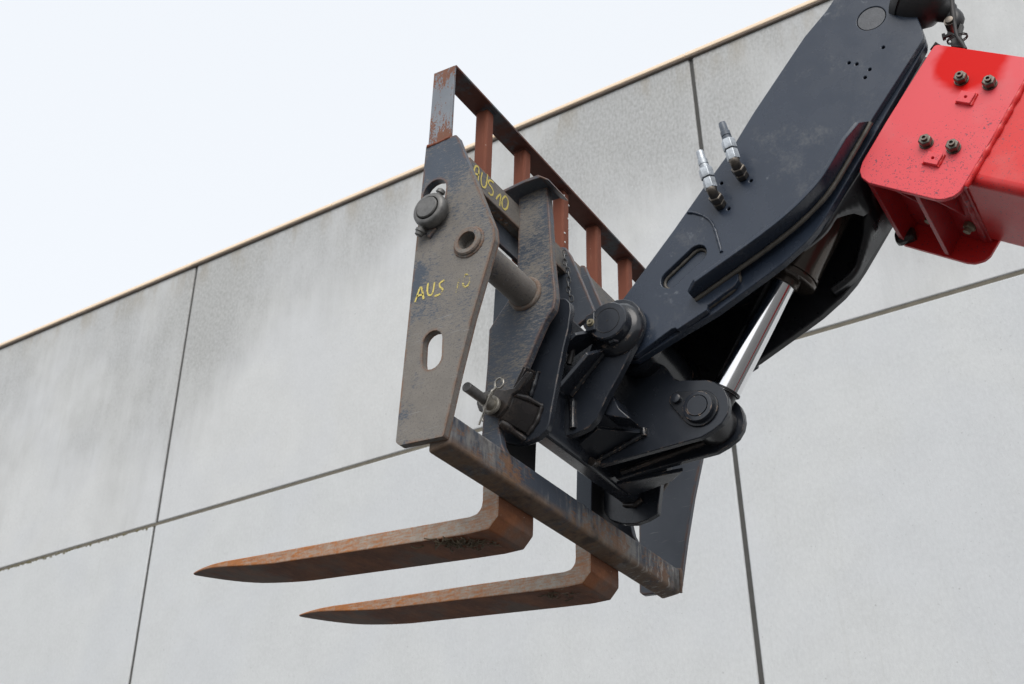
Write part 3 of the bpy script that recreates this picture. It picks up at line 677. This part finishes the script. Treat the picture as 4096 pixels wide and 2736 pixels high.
weld([(1.013, 1.60, 3.198), (1.013, 1.56, 3.188), (1.013, 1.53, 3.20)], .010, tcar, 'greasy_black', .6)
# lock bracket around the lower hole
ear2 = [(1.6904,3.3260),(1.6537,3.3272),(1.6131,3.3109),(1.5816,3.3092),(1.5376,3.3511),(1.5204,3.3433),(1.5644,3.2974),(1.5906,3.2883),(1.6083,3.2558),(1.6416,3.2270),(1.6759,3.2449),(1.7071,3.2671),(1.7153,3.2923),(1.7128,3.3137)]
ear2 = fillet(ear2, [.01, .01, 0, 0, .004, .004, 0, .01, .02, .01, .005, .01, .01, .01], 3)
lbk = prism('lock_bracket', ear2, .285, .300, 'greasy_black', tcar, bevel=.003)
wp = [(1.5940,3.2910),(1.6083,3.2558),(1.6398,3.2282)]
wq = [(1.5463,3.2764),(1.5673,3.2319),(1.5967,3.1983)]
bm = bmesh.new(); A = [bm.verts.new((.300, p[0], p[1])) for p in wp]; B = [bm.verts.new((.386, p[0], p[1])) for p in wq]
A2 = [bm.verts.new((.300, p[0] + .016, p[1] + .008)) for p in wp]; B2 = [bm.verts.new((.386, p[0] + .016, p[1] + .008)) for p in wq]
for i in range(2): bm.faces.new((A[i], A[i + 1], B[i + 1], B[i])); bm.faces.new((A2[i + 1], A2[i], B2[i], B2[i + 1]))
bm.faces.new((A[0], B[0], B2[0], A2[0])); bm.faces.new((A[2], A2[2], B2[2], B[2])); bm.faces.new((A[0], A2[0], A2[1], A[1])); bm.faces.new((A[1], A2[1], A2[2], A[2])); bm.faces.new((B[0], B[1], B2[1], B2[0])); bm.faces.new((B[1], B[2], B2[2], B2[1]))
from_bm('bracket_web', bm, 'greasy_black', lbk, bevel=.004)
weld([(.300, wp[0][0], wp[0][1] + .004), (.34, (wp[0][0] + wq[0][0]) / 2, (wp[0][1] + wq[0][1]) / 2 + .010), (.384, wq[0][0], wq[0][1] + .004)], .008, lbk, 'greasy_black', .6)
weld([(.384, wq[0][0], wq[0][1]), (.384, wq[1][0] - .003, wq[1][1]), (.384, wq[2][0], wq[2][1])], .008, lbk, 'greasy_black', .5)
weld([(.31, wp[2][0] + .006, wp[2][1] - .006), (.384, wq[2][0] + .012, wq[2][1] - .012)], .013, lbk, 'greasy_black', .6)
fA = [(1.5591,3.4007),(1.5891,3.3228)]
sheet('bracket_fin', [(.302, wp[0][0] - .002, wp[0][1] + .012), (.302, wp[0][0] - .045, wp[0][1] + .085), (.385, fA[0][0], fA[0][1]), (.385, fA[1][0], fA[1][1])], .012, 'greasy_black', lbk)
weld([(.383, fA[0][0] - .004, fA[0][1]), (.383, fA[1][0] - .004, fA[1][1])], .009, lbk, 'gloss_black', .4)
far_bk = prism('lock_bracket', [(mp[0], mp[1]) for mp in ear2], mir(.300), mir(.285), 'greasy_black', tcar, bevel=.003)

# lock pin with spring clip
lpc = [(1.6511,3.2630)][0]
lp = thing('lock_pin', (.15, lpc[0], lpc[1]), 'grey round locking pin with wire spring clip below the inner plate', 'locking pin')
lathe('pin_shaft', (.135, lpc[0], lpc[1]), (1, 0, 0), [(0, .0135), (.002, .0155), (.27, .0155)], 'dark_steel', lp, 24)
lathe('washer', (.262, lpc[0], lpc[1]), (1, 0, 0), [(0, .026), (.003, .029), (.012, .029), (.012, .018), (.020, .017)], 'greased_plate', lp, 28)
lathe('pin_sleeve', (.228, lpc[0], lpc[1]), (1, 0, 0), [(0, .0195), (.034, .0195)], 'greased_plate', lp, 28)
cx = .246
cl = [(cx - .004, lpc[0] + .026, lpc[1] - .070), (cx - .003, lpc[0] + .012, lpc[1] - .034), (cx - .002, lpc[0] - .004, lpc[1] - .006), (cx - .005, lpc[0] - .030, lpc[1] + .034)]
ring_c = Vector((cx - .006, lpc[0] - .046, lpc[1] + .046)); ringp = [ring_c + Vector((0, .015 * math.cos(a), .017 * math.sin(a))) for a in [(-.3 - i * .42) for i in range(17)]]
leg2 = [(cx - .022, lpc[0] - .030, lpc[1] + .018), (cx - .024, lpc[0] - .010, lpc[1] - .020), (cx - .020, lpc[0] - .002, lpc[1] - .044), (cx - .016, lpc[0] + .008, lpc[1] - .056), (cx - .014, lpc[0] + .006, lpc[1] - .068)]
tube('spring_clip', smoothpath(cl, 2) + ringp + smoothpath(leg2, 2), .0032, 'clip_wire', lp, 8)
lathe('cross_bolt', (cx - .003, lpc[0] + .004, lpc[1] + .010), (-.5, -.6, .35), [(0, .0095), (.020, .0095), (.022, .008)], 'dark_steel', lp, 12)

# chain hanging from the cross beam
ch0, ch1 = (0.5850,1.5564,3.9750), (0.5850,1.5393,3.7616)
chn = thing('chain', ch0, 'short thin steel chain hanging from the chalk-marked cross beam', 'chain')
a, b = Vector(ch0), Vector(ch1); NL = 11
for i in range(NL):
    c = a.lerp(b, (i + .5) / NL) + Vector((0, .004 * math.sin(i), 0)); d = (b - a).normalized(); ll = (b - a).length / NL * 1.32
    side_v = Vector((1, 0, 0)) if i % 2 else Vector((0, 1, 0)).cross(Vector((0, 0, 1))).cross(d).normalized() * 1.0
    side_v = Vector((1, .5, 0)).normalized() if i % 2 else Vector((-.5, 1, 0)).normalized()
    pts = []
    for k in range(16):
        t = 2 * math.pi * k / 16; l = math.cos(t); pts.append(c + d * (ll / 2 - .007) * (1 if l > 0 else -1) * min(1, abs(l) * 3) + d * .007 * l + side_v * .0065 * math.sin(t))
    tube('chain_link', pts, .0023, 'chain_steel', chn, 6, True)

# ------------------------------------------------------------------ boom head
bh = thing('boom_head', (Xc, .8, 3.5), 'black slab-sided angled boom head with welded ribs joining the red boom', 'boom head')
outl = [(0.4691,4.5991),(0.5105,4.5480),(0.5369,4.5184),(0.6208,4.4471),(0.8236,4.2200),(0.9178,4.1027),(1.0256,3.9937),(1.1394,3.8728),(1.2567,3.7552),(1.3534,3.6586),(1.3790,3.6061),(1.3872,3.5438),(1.3647,3.4773),(1.3139,3.4569),(1.1581,3.5062),(1.0384,3.5406),(0.8697,3.6127),(0.8113,3.6389),(0.7318,3.6865),(0.6898,3.7213),(0.6533,3.7609),(0.6060,3.8197),(0.4846,3.9719),(0.2751,4.2394),(0.2697,4.2638),(0.2712,4.3123),(0.2799,4.4313),(0.2991,4.4984)]
outl = fillet(outl, [.0, .02, .02, .05, 0, 0, 0, 0, 0, .03, .03, .03, .03, .02, 0, 0, 0, .05, .05, .05, .05, 0, 0, .03, .03, .03, .02, 0], 3)
dub = [(0.4691,4.5991),(0.5105,4.5480),(0.5369,4.5184),(0.6208,4.4471),(0.8236,4.2200),(0.9178,4.1027),(1.0256,3.9937),(1.1394,3.8728),(1.2567,3.7552),(1.3534,3.6586),(1.3790,3.6061),(1.3872,3.5438),(1.3644,3.4818),(1.3051,3.4595),(1.1766,3.5147),(1.1649,3.5144),(1.1581,3.5062),(1.0570,3.5425),(1.0538,3.5576),(0.9609,3.5970),(0.9479,3.6123),(0.9466,3.6373),(0.9573,3.6504),(0.8607,3.6841),(0.7767,3.7217),(0.7225,3.7520),(0.6812,3.7799),(0.6481,3.8055),(0.6190,3.8347),(0.5636,3.9041),(0.4787,4.0114),(0.2731,4.2499),(0.2694,4.2657),(0.2712,4.3123),(0.2799,4.4313),(0.2991,4.4984)]
slp = [(1.0683,3.7548),(1.1662,3.6944)]
hol = [slot(slp[0], slp[1], .032)]
plugc = [(0.4057,4.4115)][0]
hol.append(circle(plugc, .046, 32))
for c in [(0.5003,4.2697),(0.4783,4.2529),(0.4441,4.2124),(0.4630,4.1882),(0.3908,4.2776),(0.9605,3.9882),(0.8648,3.9575),(0.9481,3.8814)]: hol.append(circle(c, .0055, 10))
o = prism('doubler_plate', dub, .55, .574, 'boom_head_paint', bh, hol, .0025)
prism('side_plate', outl, .5745, .604, 'boom_head_paint', bh, bevel=.003)
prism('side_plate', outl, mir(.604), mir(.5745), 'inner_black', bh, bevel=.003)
prism('doubler_plate', dub, mir(.574), mir(.55), 'boom_head_paint', bh, hol[:2], .0025)
pg = lathe('plug_disc', (.5515, plugc[0], plugc[1]), (1, 0, 0), [(0, .0435), (.022, .0435)], 'scraped_plug', bh, 36)
# weld fillets in the slot and along the notch
sp = slot(slp[0], slp[1], .027)
weld([(.571, p[0], p[1]) for p in sp + sp[:1]], .006, bh, 'dusty_weld', .3)
for seg in ([(1.3117,3.4760),(1.1832,3.5293)], [(1.0580,3.5630),(0.9706,3.5994),(0.9517,3.6227),(0.9514,3.6529),(0.9655,3.6655)]):
    weld(X3(seg, .570), .009, bh, 'dusty_weld', .35)
# raised rib along the lower edge
ribw = [(1.0940,3.5943),(0.9576,3.6478),(0.8605,3.6858),(0.7765,3.7234),(0.7222,3.7537),(0.6809,3.7817),(0.6478,3.8073),(0.6187,3.8365),(0.5633,3.9059),(0.4783,4.0141)]
rib_in = smoothpath([(0, p[0], p[1]) for p in ribw], 1)
bm = bmesh.new(); rows_ = []
for i, p in enumerate(rib_in):
    d = (rib_in[min(i + 1, len(rib_in) - 1)] - rib_in[max(i - 1, 0)]).normalized(); nv = Vector((0, -d.z, d.y)) * .014
    if nv.z < 0: nv = -nv
    h = .066 * min(1, .55 + i / 1.5, .1 + (len(rib_in) - 1 - i) / 1.6)
    rows_.append([bm.verts.new((.5495, p.y, p.z)), bm.verts.new((.5495 - h, p.y, p.z)), bm.verts.new((.5495 - h, p.y + nv.y, p.z + nv.z)), bm.verts.new((.5495, p.y + nv.y, p.z + nv.z))])
for p, q in zip(rows_, rows_[1:]):
    for i in range(4): j = (i + 1) % 4; bm.faces.new((p[i], p[j], q[j], q[i]))
bm.faces.new(rows_[0]); bm.faces.new(rows_[-1])
from_bm('stiffening_rib', bm, 'boom_head_paint', bh, bevel=.0025)
weld([(.548, p.y - .004, p.z - .006) for p in rib_in], .008, bh, 'dusty_weld', .18)
# old surface weld near the couplers
seam = smoothpath([(.549, p[0], p[1]) for p in [(1.0833,3.9210),(1.0639,3.9140),(1.0281,3.8836),(1.0095,3.8574),(1.0002,3.8245),(0.9945,3.7837),(0.9885,3.7310)]], 2)
tube('surface_weld', resample(seam, .006), .0052, 'boom_head_paint', bh, 6, wob=.5)
# curved floor plate with the opening for the cylinder
path = [(0.2620,4.2126),(0.4061,4.0473),(0.5178,3.9213),(0.5880,3.8446),(0.6463,3.7785),(0.6780,3.7349),(0.7160,3.7121),(0.7582,3.6944)]
path = [(p.y, p.z) for p in smoothpath([(0, a, b) for a, b in path], 2)]
bm = bmesh.new(); N = len(path); pl = None
for i, (y, z) in enumerate(path):
    t = i / (N - 1); op = max(0, (t - .45) / .55); xl, xr = Xc - .138 * min(1, op * 4) ** .5, Xc + .112 * min(1, op * 3) ** .5
    row = [bm.verts.new((x, y, z)) for x in (.6045, xl, xr, mir(.6045))]
    if pl:
        bm.faces.new((pl[0], pl[1], row[1], row[0])); bm.faces.new((pl[2], pl[3], row[3], row[2]))
        if op <= 0: bm.faces.new((pl[1], pl[2], row[2], row[1]))
    pl = row
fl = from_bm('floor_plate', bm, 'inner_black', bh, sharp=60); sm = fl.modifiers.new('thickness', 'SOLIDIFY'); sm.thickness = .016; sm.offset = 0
# top skin closing the box between the side plates
tp = [(0.5451,4.5316),(0.6298,4.4586),(0.8345,4.2287),(0.9295,4.1105),(1.0382,4.0007),(1.1465,3.8813),(1.2586,3.7615),(1.3406,3.6799),(1.3609,3.6157)]
tq = [(a - .02, b - .012) for a, b in tp]
prism('top_plate', tp + tq[::-1], .6045, mir(.6045), 'gloss_black', bh, bevel=.002)
bk = [(1.1569,3.7627),(1.0282,3.7622),(0.8968,3.8165),(0.9030,3.8335),(1.0344,3.7838),(1.1642,3.7799)]
prism('inner_web', bk, .6045, mir(.6045), 'gloss_black', bh, bevel=0)
# pivot barrel through the nose
lathe('pivot_tube', (.604, pv[0], pv[1]), (1, 0, 0), [(0, .100), (.03, .098), (.033, .085), (mir(.604) - .604 - .033, .085), (mir(.604) - .604 - .03, .098), (mir(.604) - .604, .1)], 'gloss_black', bh, 36)
# hydraulic couplers on the near face
def coupler(base, up, label_tip):
    b0 = Vector(base); e = b0 + Vector((-.062, 0, .018)); u = Vector(up).normalized()
    root = hexnut('hydraulic_coupler', b0 + Vector((.0, 0, 0)), (-1, 0, .15), .036, .022, 'nut_metal', bh)
    hexnut('swivel_nut', b0 + Vector((-.023, 0, .004)), (-1, 0, .3), .040, .022, 'nut_metal', root)
    tube('elbow', smoothpath([b0 + Vector((-.040, 0, .008)), e + Vector((-.004, 0, -.002)), e + u * .014], 2), .0165, 'nut_metal', root, 10)
    hexnut('coupler_hex', e + u * .006, u, .037, .038, 'zinc', root)
    hexnut('body_hex', e + u * .046, u, .040, .036, 'zinc', root)
    lathe('coupler_tip', e + u * .082, u, [(0, .016), (.010, .016), (.011, .0135), (.014, .0135), (.015, .0155), (.030, .0155), (.033, .013), (.058, .0125), (.060, .0115), (.064, .0115), (.066, .009)], label_tip, root, 18)
coupler((0.5500,0.8882,3.9821), (-.22, .10, 1), 'grey_cap'); coupler((0.5500,0.9730,3.9045), (-.22, .10, 1), 'zinc')

# ------------------------------------------------------------------ hydraulic cylinder
p0 = Vector((Xc, 1.163, 3.290)); ax = Vector((0, .870 - 1.091, 3.689 - 3.376)).normalized()
hc = thing('hydraulic_cylinder', p0, 'hydraulic tilt cylinder with polished chrome rod under the boom head', 'hydraulic cylinder')
lathe('rod_eye', (Xc - .045, p0.y, p0.z), (1, 0, 0), [(0, .066), (.003, .069), (.087, .069), (.09, .066)], 'rod_eye_black', hc, 32)
lathe('rod_neck', p0 + ax * .05, ax, [(0, .042), (.045, .040), (.05, .048), (.056, .048)], 'rod_eye_black', hc, 32)
lathe('piston_rod', p0 + ax * .098, ax, [(0, .0455), (.52, .0455)], 'chrome', hc, 48)
lathe('gland', p0 + ax * .488, ax, [(0, .048), (.003, .053), (.020, .054), (.022, .090), (.025, .101), (.036, .103), (.038, .096), (.043, .096), (.045, .102), (.054, .102)], 'barrel_paint', hc, 48, sharp=40)
lathe('barrel', p0 + ax * .542, ax, [(0, .098), (.22, .098), (.221, .0965), (.224, .0965), (.225, .098), (.62, .098)], 'barrel_paint', hc, 48)

# ------------------------------------------------------------------ red boom
dbl = [(0.2658,4.2097),(0.2499,4.2261),(0.2390,4.2244),(0.0270,4.0606),(0.0003,4.0397),(0.1666,3.8224),(0.2689,3.6990),(0.2833,3.6820),(0.3024,3.6724),(0.3319,3.6733),(0.3542,3.6844),(0.5210,3.8146),(0.5376,3.8416),(0.5393,3.8679),(0.5263,3.8957),(0.4300,4.0160)]
rb_loc = (Xc, dbl[11][0], dbl[11][1])
PATCH = (0, dbl[2][0] - rb_loc[1] - .075, dbl[2][1] - rb_loc[2] - .10)
red_paint('faded_red', (.83, .085, .102), .0, .36, True)
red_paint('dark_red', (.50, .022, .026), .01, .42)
red_paint('boom_red', (.77, .036, .036), -.02, .30)
rb = thing('red_boom', rb_loc, 'faded red steel telescopic boom section with bolted wear-pad plate', 'boom')
dbl_f = fillet(dbl, [.01, .01, .01, 0, 0, 0, .02, .02, .02, .02, .02, .01, .015, .015, .015, 0], 3)
d0 = Vector(dbl[3]) - Vector(dbl[2]); d0.normalize()        # along the boom, away from the head
dn = Vector((d0.y, -d0.x)); dn = dn if dn.y < 0 else -dn      # downwards, square to the boom
def bpt(s, t): q = Vector(dbl[2]) + d0 * s + dn * t; return (q.x, q.y)
def bst(p): q = Vector(p) - Vector(dbl[2]); return q.dot(d0), q.dot(dn)
fp = prism('wear_pad_plate', dbl_f, .570, .584, 'faded_red', rb, bevel=.002)
prism('wear_pad_plate', dbl_f, mir(.584), mir(.570), 'boom_red', rb, bevel=.002)
tb = [(0.2397,3.7117),(0.1289,3.6188)]
s0_, t0_ = bst(tb[0]); s1_, t1_ = bst(tb[1])
sL = bst(dbl[15])[0] + .03
tube_bot = t1_
body = [bpt(bst(dbl[0])[0] + .02, .012), bpt(3.2, .012), bpt(3.2, tube_bot), bpt(bst(dbl[12])[0] + .03, tube_bot)]
prism('boom_tube', body, .5845, mir(.5845), 'boom_red', rb, bevel=.028, segs=5)
# closing plate and ribs below the tube
_a, _b = bst(dbl[11])[0] - .01, s0_ - .03
prism('pad_base_plate', [bpt(_a, tube_bot - .004), bpt(_b, tube_bot - .004), bpt(_b, tube_bot + .005), bpt(_a, tube_bot + .005)], .5845, mir(.5845), 'dark_red', rb, bevel=.001)
tD = bst(dbl[11])[1]
def rib(s, x0, x1, taper, th=.012):
    a, b = bpt(s, tube_bot + .004), bpt(s, tD - .004)
    if not taper: pts = [(x0, *a), (x1, *a), (x1, *b), (x0, *b)]
    else: pts = [(x0, *a), (x1, *a), (x0, *b)]
    return sheet('pad_rib', pts, th, 'dark_red', rb, .0015)
sA = bst(dbl[11])[0]; sB = bst(dbl[9])[0]
e = rib(sA + .005, .5845, mir(.5845), False, .016)
rib(sA + (sB - sA) * .33, .5845, .80, True); rib(sA + (sB - sA) * .66, .5845, mir(.5845), False, .016); rib(sA + (sB - sA) * .88, .5845, .80, True)
weld([(.582, *bpt(*bst(dbl[6]))), (.582, *bpt(*bst(dbl[5]))), (.582, *bpt(*bst(dbl[4])))], .010, fp, 'boom_red', .4)
weld([(.59, *bpt(s0_ - .05, tube_bot + .004)), (mir(.59), *bpt(s0_ - .05, tube_bot + .004))], .010, rb, 'dark_red', .4)
for c in [(0.2023,4.0600),(0.1327,4.0080),(0.3384,3.8822),(0.2705,3.8323)]:
    w = lathe('washer', (.5705, c[0], c[1]), (-1, 0, 0), [(0, .0215), (.004, .021)], 'nut_metal', fp, 24)
    nn = hexnut('nut', (.566, c[0], c[1]), (-1, 0, 0), .034, .020, 'nut_metal', fp)
    lathe('stud_end', (.550, c[0], c[1]), (-1, 0, 0), [(0, .0145), (.003, .0135), (.003, .0095), (.012, .0095), (.012, .0055), (.006, .005)], 'nut_metal', nn, 16)
for c in [(0.2034,3.9862),(0.3305,3.8149)]:
    u1 = d0 * .022; v1 = Vector((-d0.y, d0.x)) * .019; cc = Vector(c); sk = Vector((.008, .004))
    q = [cc - u1 - v1 + sk * 0, cc + u1 - v1, cc + u1 + v1, cc - u1 + v1]
    pd = prism('square_pad', [tuple(p) for p in q], .557, .570, 'faded_red', fp, [circle(c, .0045, 10)], .0015)
    weld([(.569, *(q[3] + Vector((0, -.002)))), (.569, *q[0]), (.569, *q[1]), (.569, *q[2])], .0055, pd, 'boom_red', .4)
for s_, x_ in ((sA + (sB - sA) * .36, .845), (sA + (sB - sA) * .90, .845)):
    b_ = bpt(s_, tube_bot); d3 = (0, dn.x, dn.y)
    nn = hexnut('pad_nut', (x_, *b_), d3, .034, .022, 'brass_nut', rb)
    lathe('stud_end', Vector((x_, *b_)) + Vector(d3) * .022, d3, [(0, .0125), (.012, .0115)], 'brass_nut', nn, 14)
blk = bpt(sA + .01, tD - .012)
box('pad_end_block', (mir(.5845) - .03, blk[0] - .03, blk[1] - .005), (mir(.5845) + .010, blk[0] + .035, blk[1] + .04), 'greasy_black', rb, .012)

# ------------------------------------------------------------------ work light
wl0 = (0.6000,0.1850,4.2712)
wlt = thing('work_light', (0.6000,0.1877,4.2099), 'round black work light on a bracket above the red boom, with cable', 'work light')
fr_, bk_ = Vector((0.6000,0.2680,4.4435)), Vector((0.6000,0.1817,4.3483))
fr_ = Vector((fr_.x - .035, fr_.y, fr_.z)); ax2 = (fr_ - bk_).normalized()
lathe('lamp_housing', bk_ - ax2 * .01, ax2, [(0, .018), (.012, .030), (.03, .036), (.042, .040), (.052, .062), (.072, .078), (.10, .086), (.135, .090), (.150, .088)], 'lamp_plastic', wlt, 40, sharp=70)
lathe('lamp_rim', bk_ + ax2 * .138, ax2, [(0, .086), (.002, .0925), (.026, .088), (.032, .080), (.028, .076)], 'lamp_plastic', wlt, 40, sharp=45)
lathe('lamp_lens', bk_ + ax2 * .145, ax2, [(0, .076), (.012, .076), (.018, .05), (.020, .0)], 'lens_glass', wlt, 32)
kn = Vector((0.6000,0.1909,4.3020)); ft = Vector((0.6000,0.1867,4.2114))
tube('lamp_neck', smoothpath([bk_ + ax2 * .02, bk_ - ax2 * .012 + Vector((0, 0, -.01)), kn + Vector((0, .004, .0))], 2), [.030] * 1 + [.028] * 11, 'lamp_plastic', wlt, 14) if False else tube('lamp_neck', smoothpath([bk_ + ax2 * .02, bk_ - ax2 * .02 + Vector((0, 0, -.012)), kn], 2), .026, 'lamp_plastic', wlt, 14)
lathe('hinge_bolt', kn + Vector((-.034, 0, 0)), (1, 0, 0), [(0, .008), (.001, .012), (.008, .0125), (.008, .017), (.060, .017), (.062, .012)], 'nut_metal', wlt, 16)
br = [(0.2049,4.2842),(0.2085,4.2735),(0.2030,4.2410),(0.2075,4.2184),(0.1696,4.1939),(0.1682,4.2149),(0.1725,4.2485),(0.1573,4.2833),(0.1655,4.2942),(0.1774,4.2722),(0.1893,4.2651)]
prism('lamp_bracket', br, .592, .606, 'lamp_plastic', wlt, bevel=.002)
bb = (0.5950,0.2118,4.2583)
lathe('bracket_bolt', Vector(bb) + Vector((-.01, .012, 0)), (.1, -1, 0), [(0, .008), (.001, .011), (.010, .011), (.010, .006), (.03, .006)], 'lamp_plastic', wlt, 8)
cab = [(0.5750,0.1597,4.4392),(0.5750,0.1694,4.3792),(0.5750,0.1759,4.3237),(0.5750,0.1798,4.2781),(0.5750,0.1836,4.2330),(0.5750,0.1734,4.1964),(0.5750,0.1694,4.1727)]
tube('lamp_cable', smoothpath([Vector(p) for p in cab], 2), [.0085] * 12 + [.0055] * (len(smoothpath(cab, 2)) - 12), 'cable_rubber', wlt, 8)
tie_c = Vector((0.5980,0.1849,4.2399))
for k in range(2): tube('cable_tie', [tie_c + Vector((.026 * math.cos(a * .45), -.030 * math.sin(a * .45), .006 * k + .008 * math.cos(a * .45))) for a in range(14)], .002, 'cable_rubber', wlt, 5, True)
stub = (0.6000,0.2576,4.2537)
lathe('cable_grommet', Vector(stub) + Vector((.03, -.02, -.01)), (-.5, .5, .5), [(0, .014), (.035, .014), (.035, .009), (.02, .009)], 'lamp_plastic', wlt, 14)
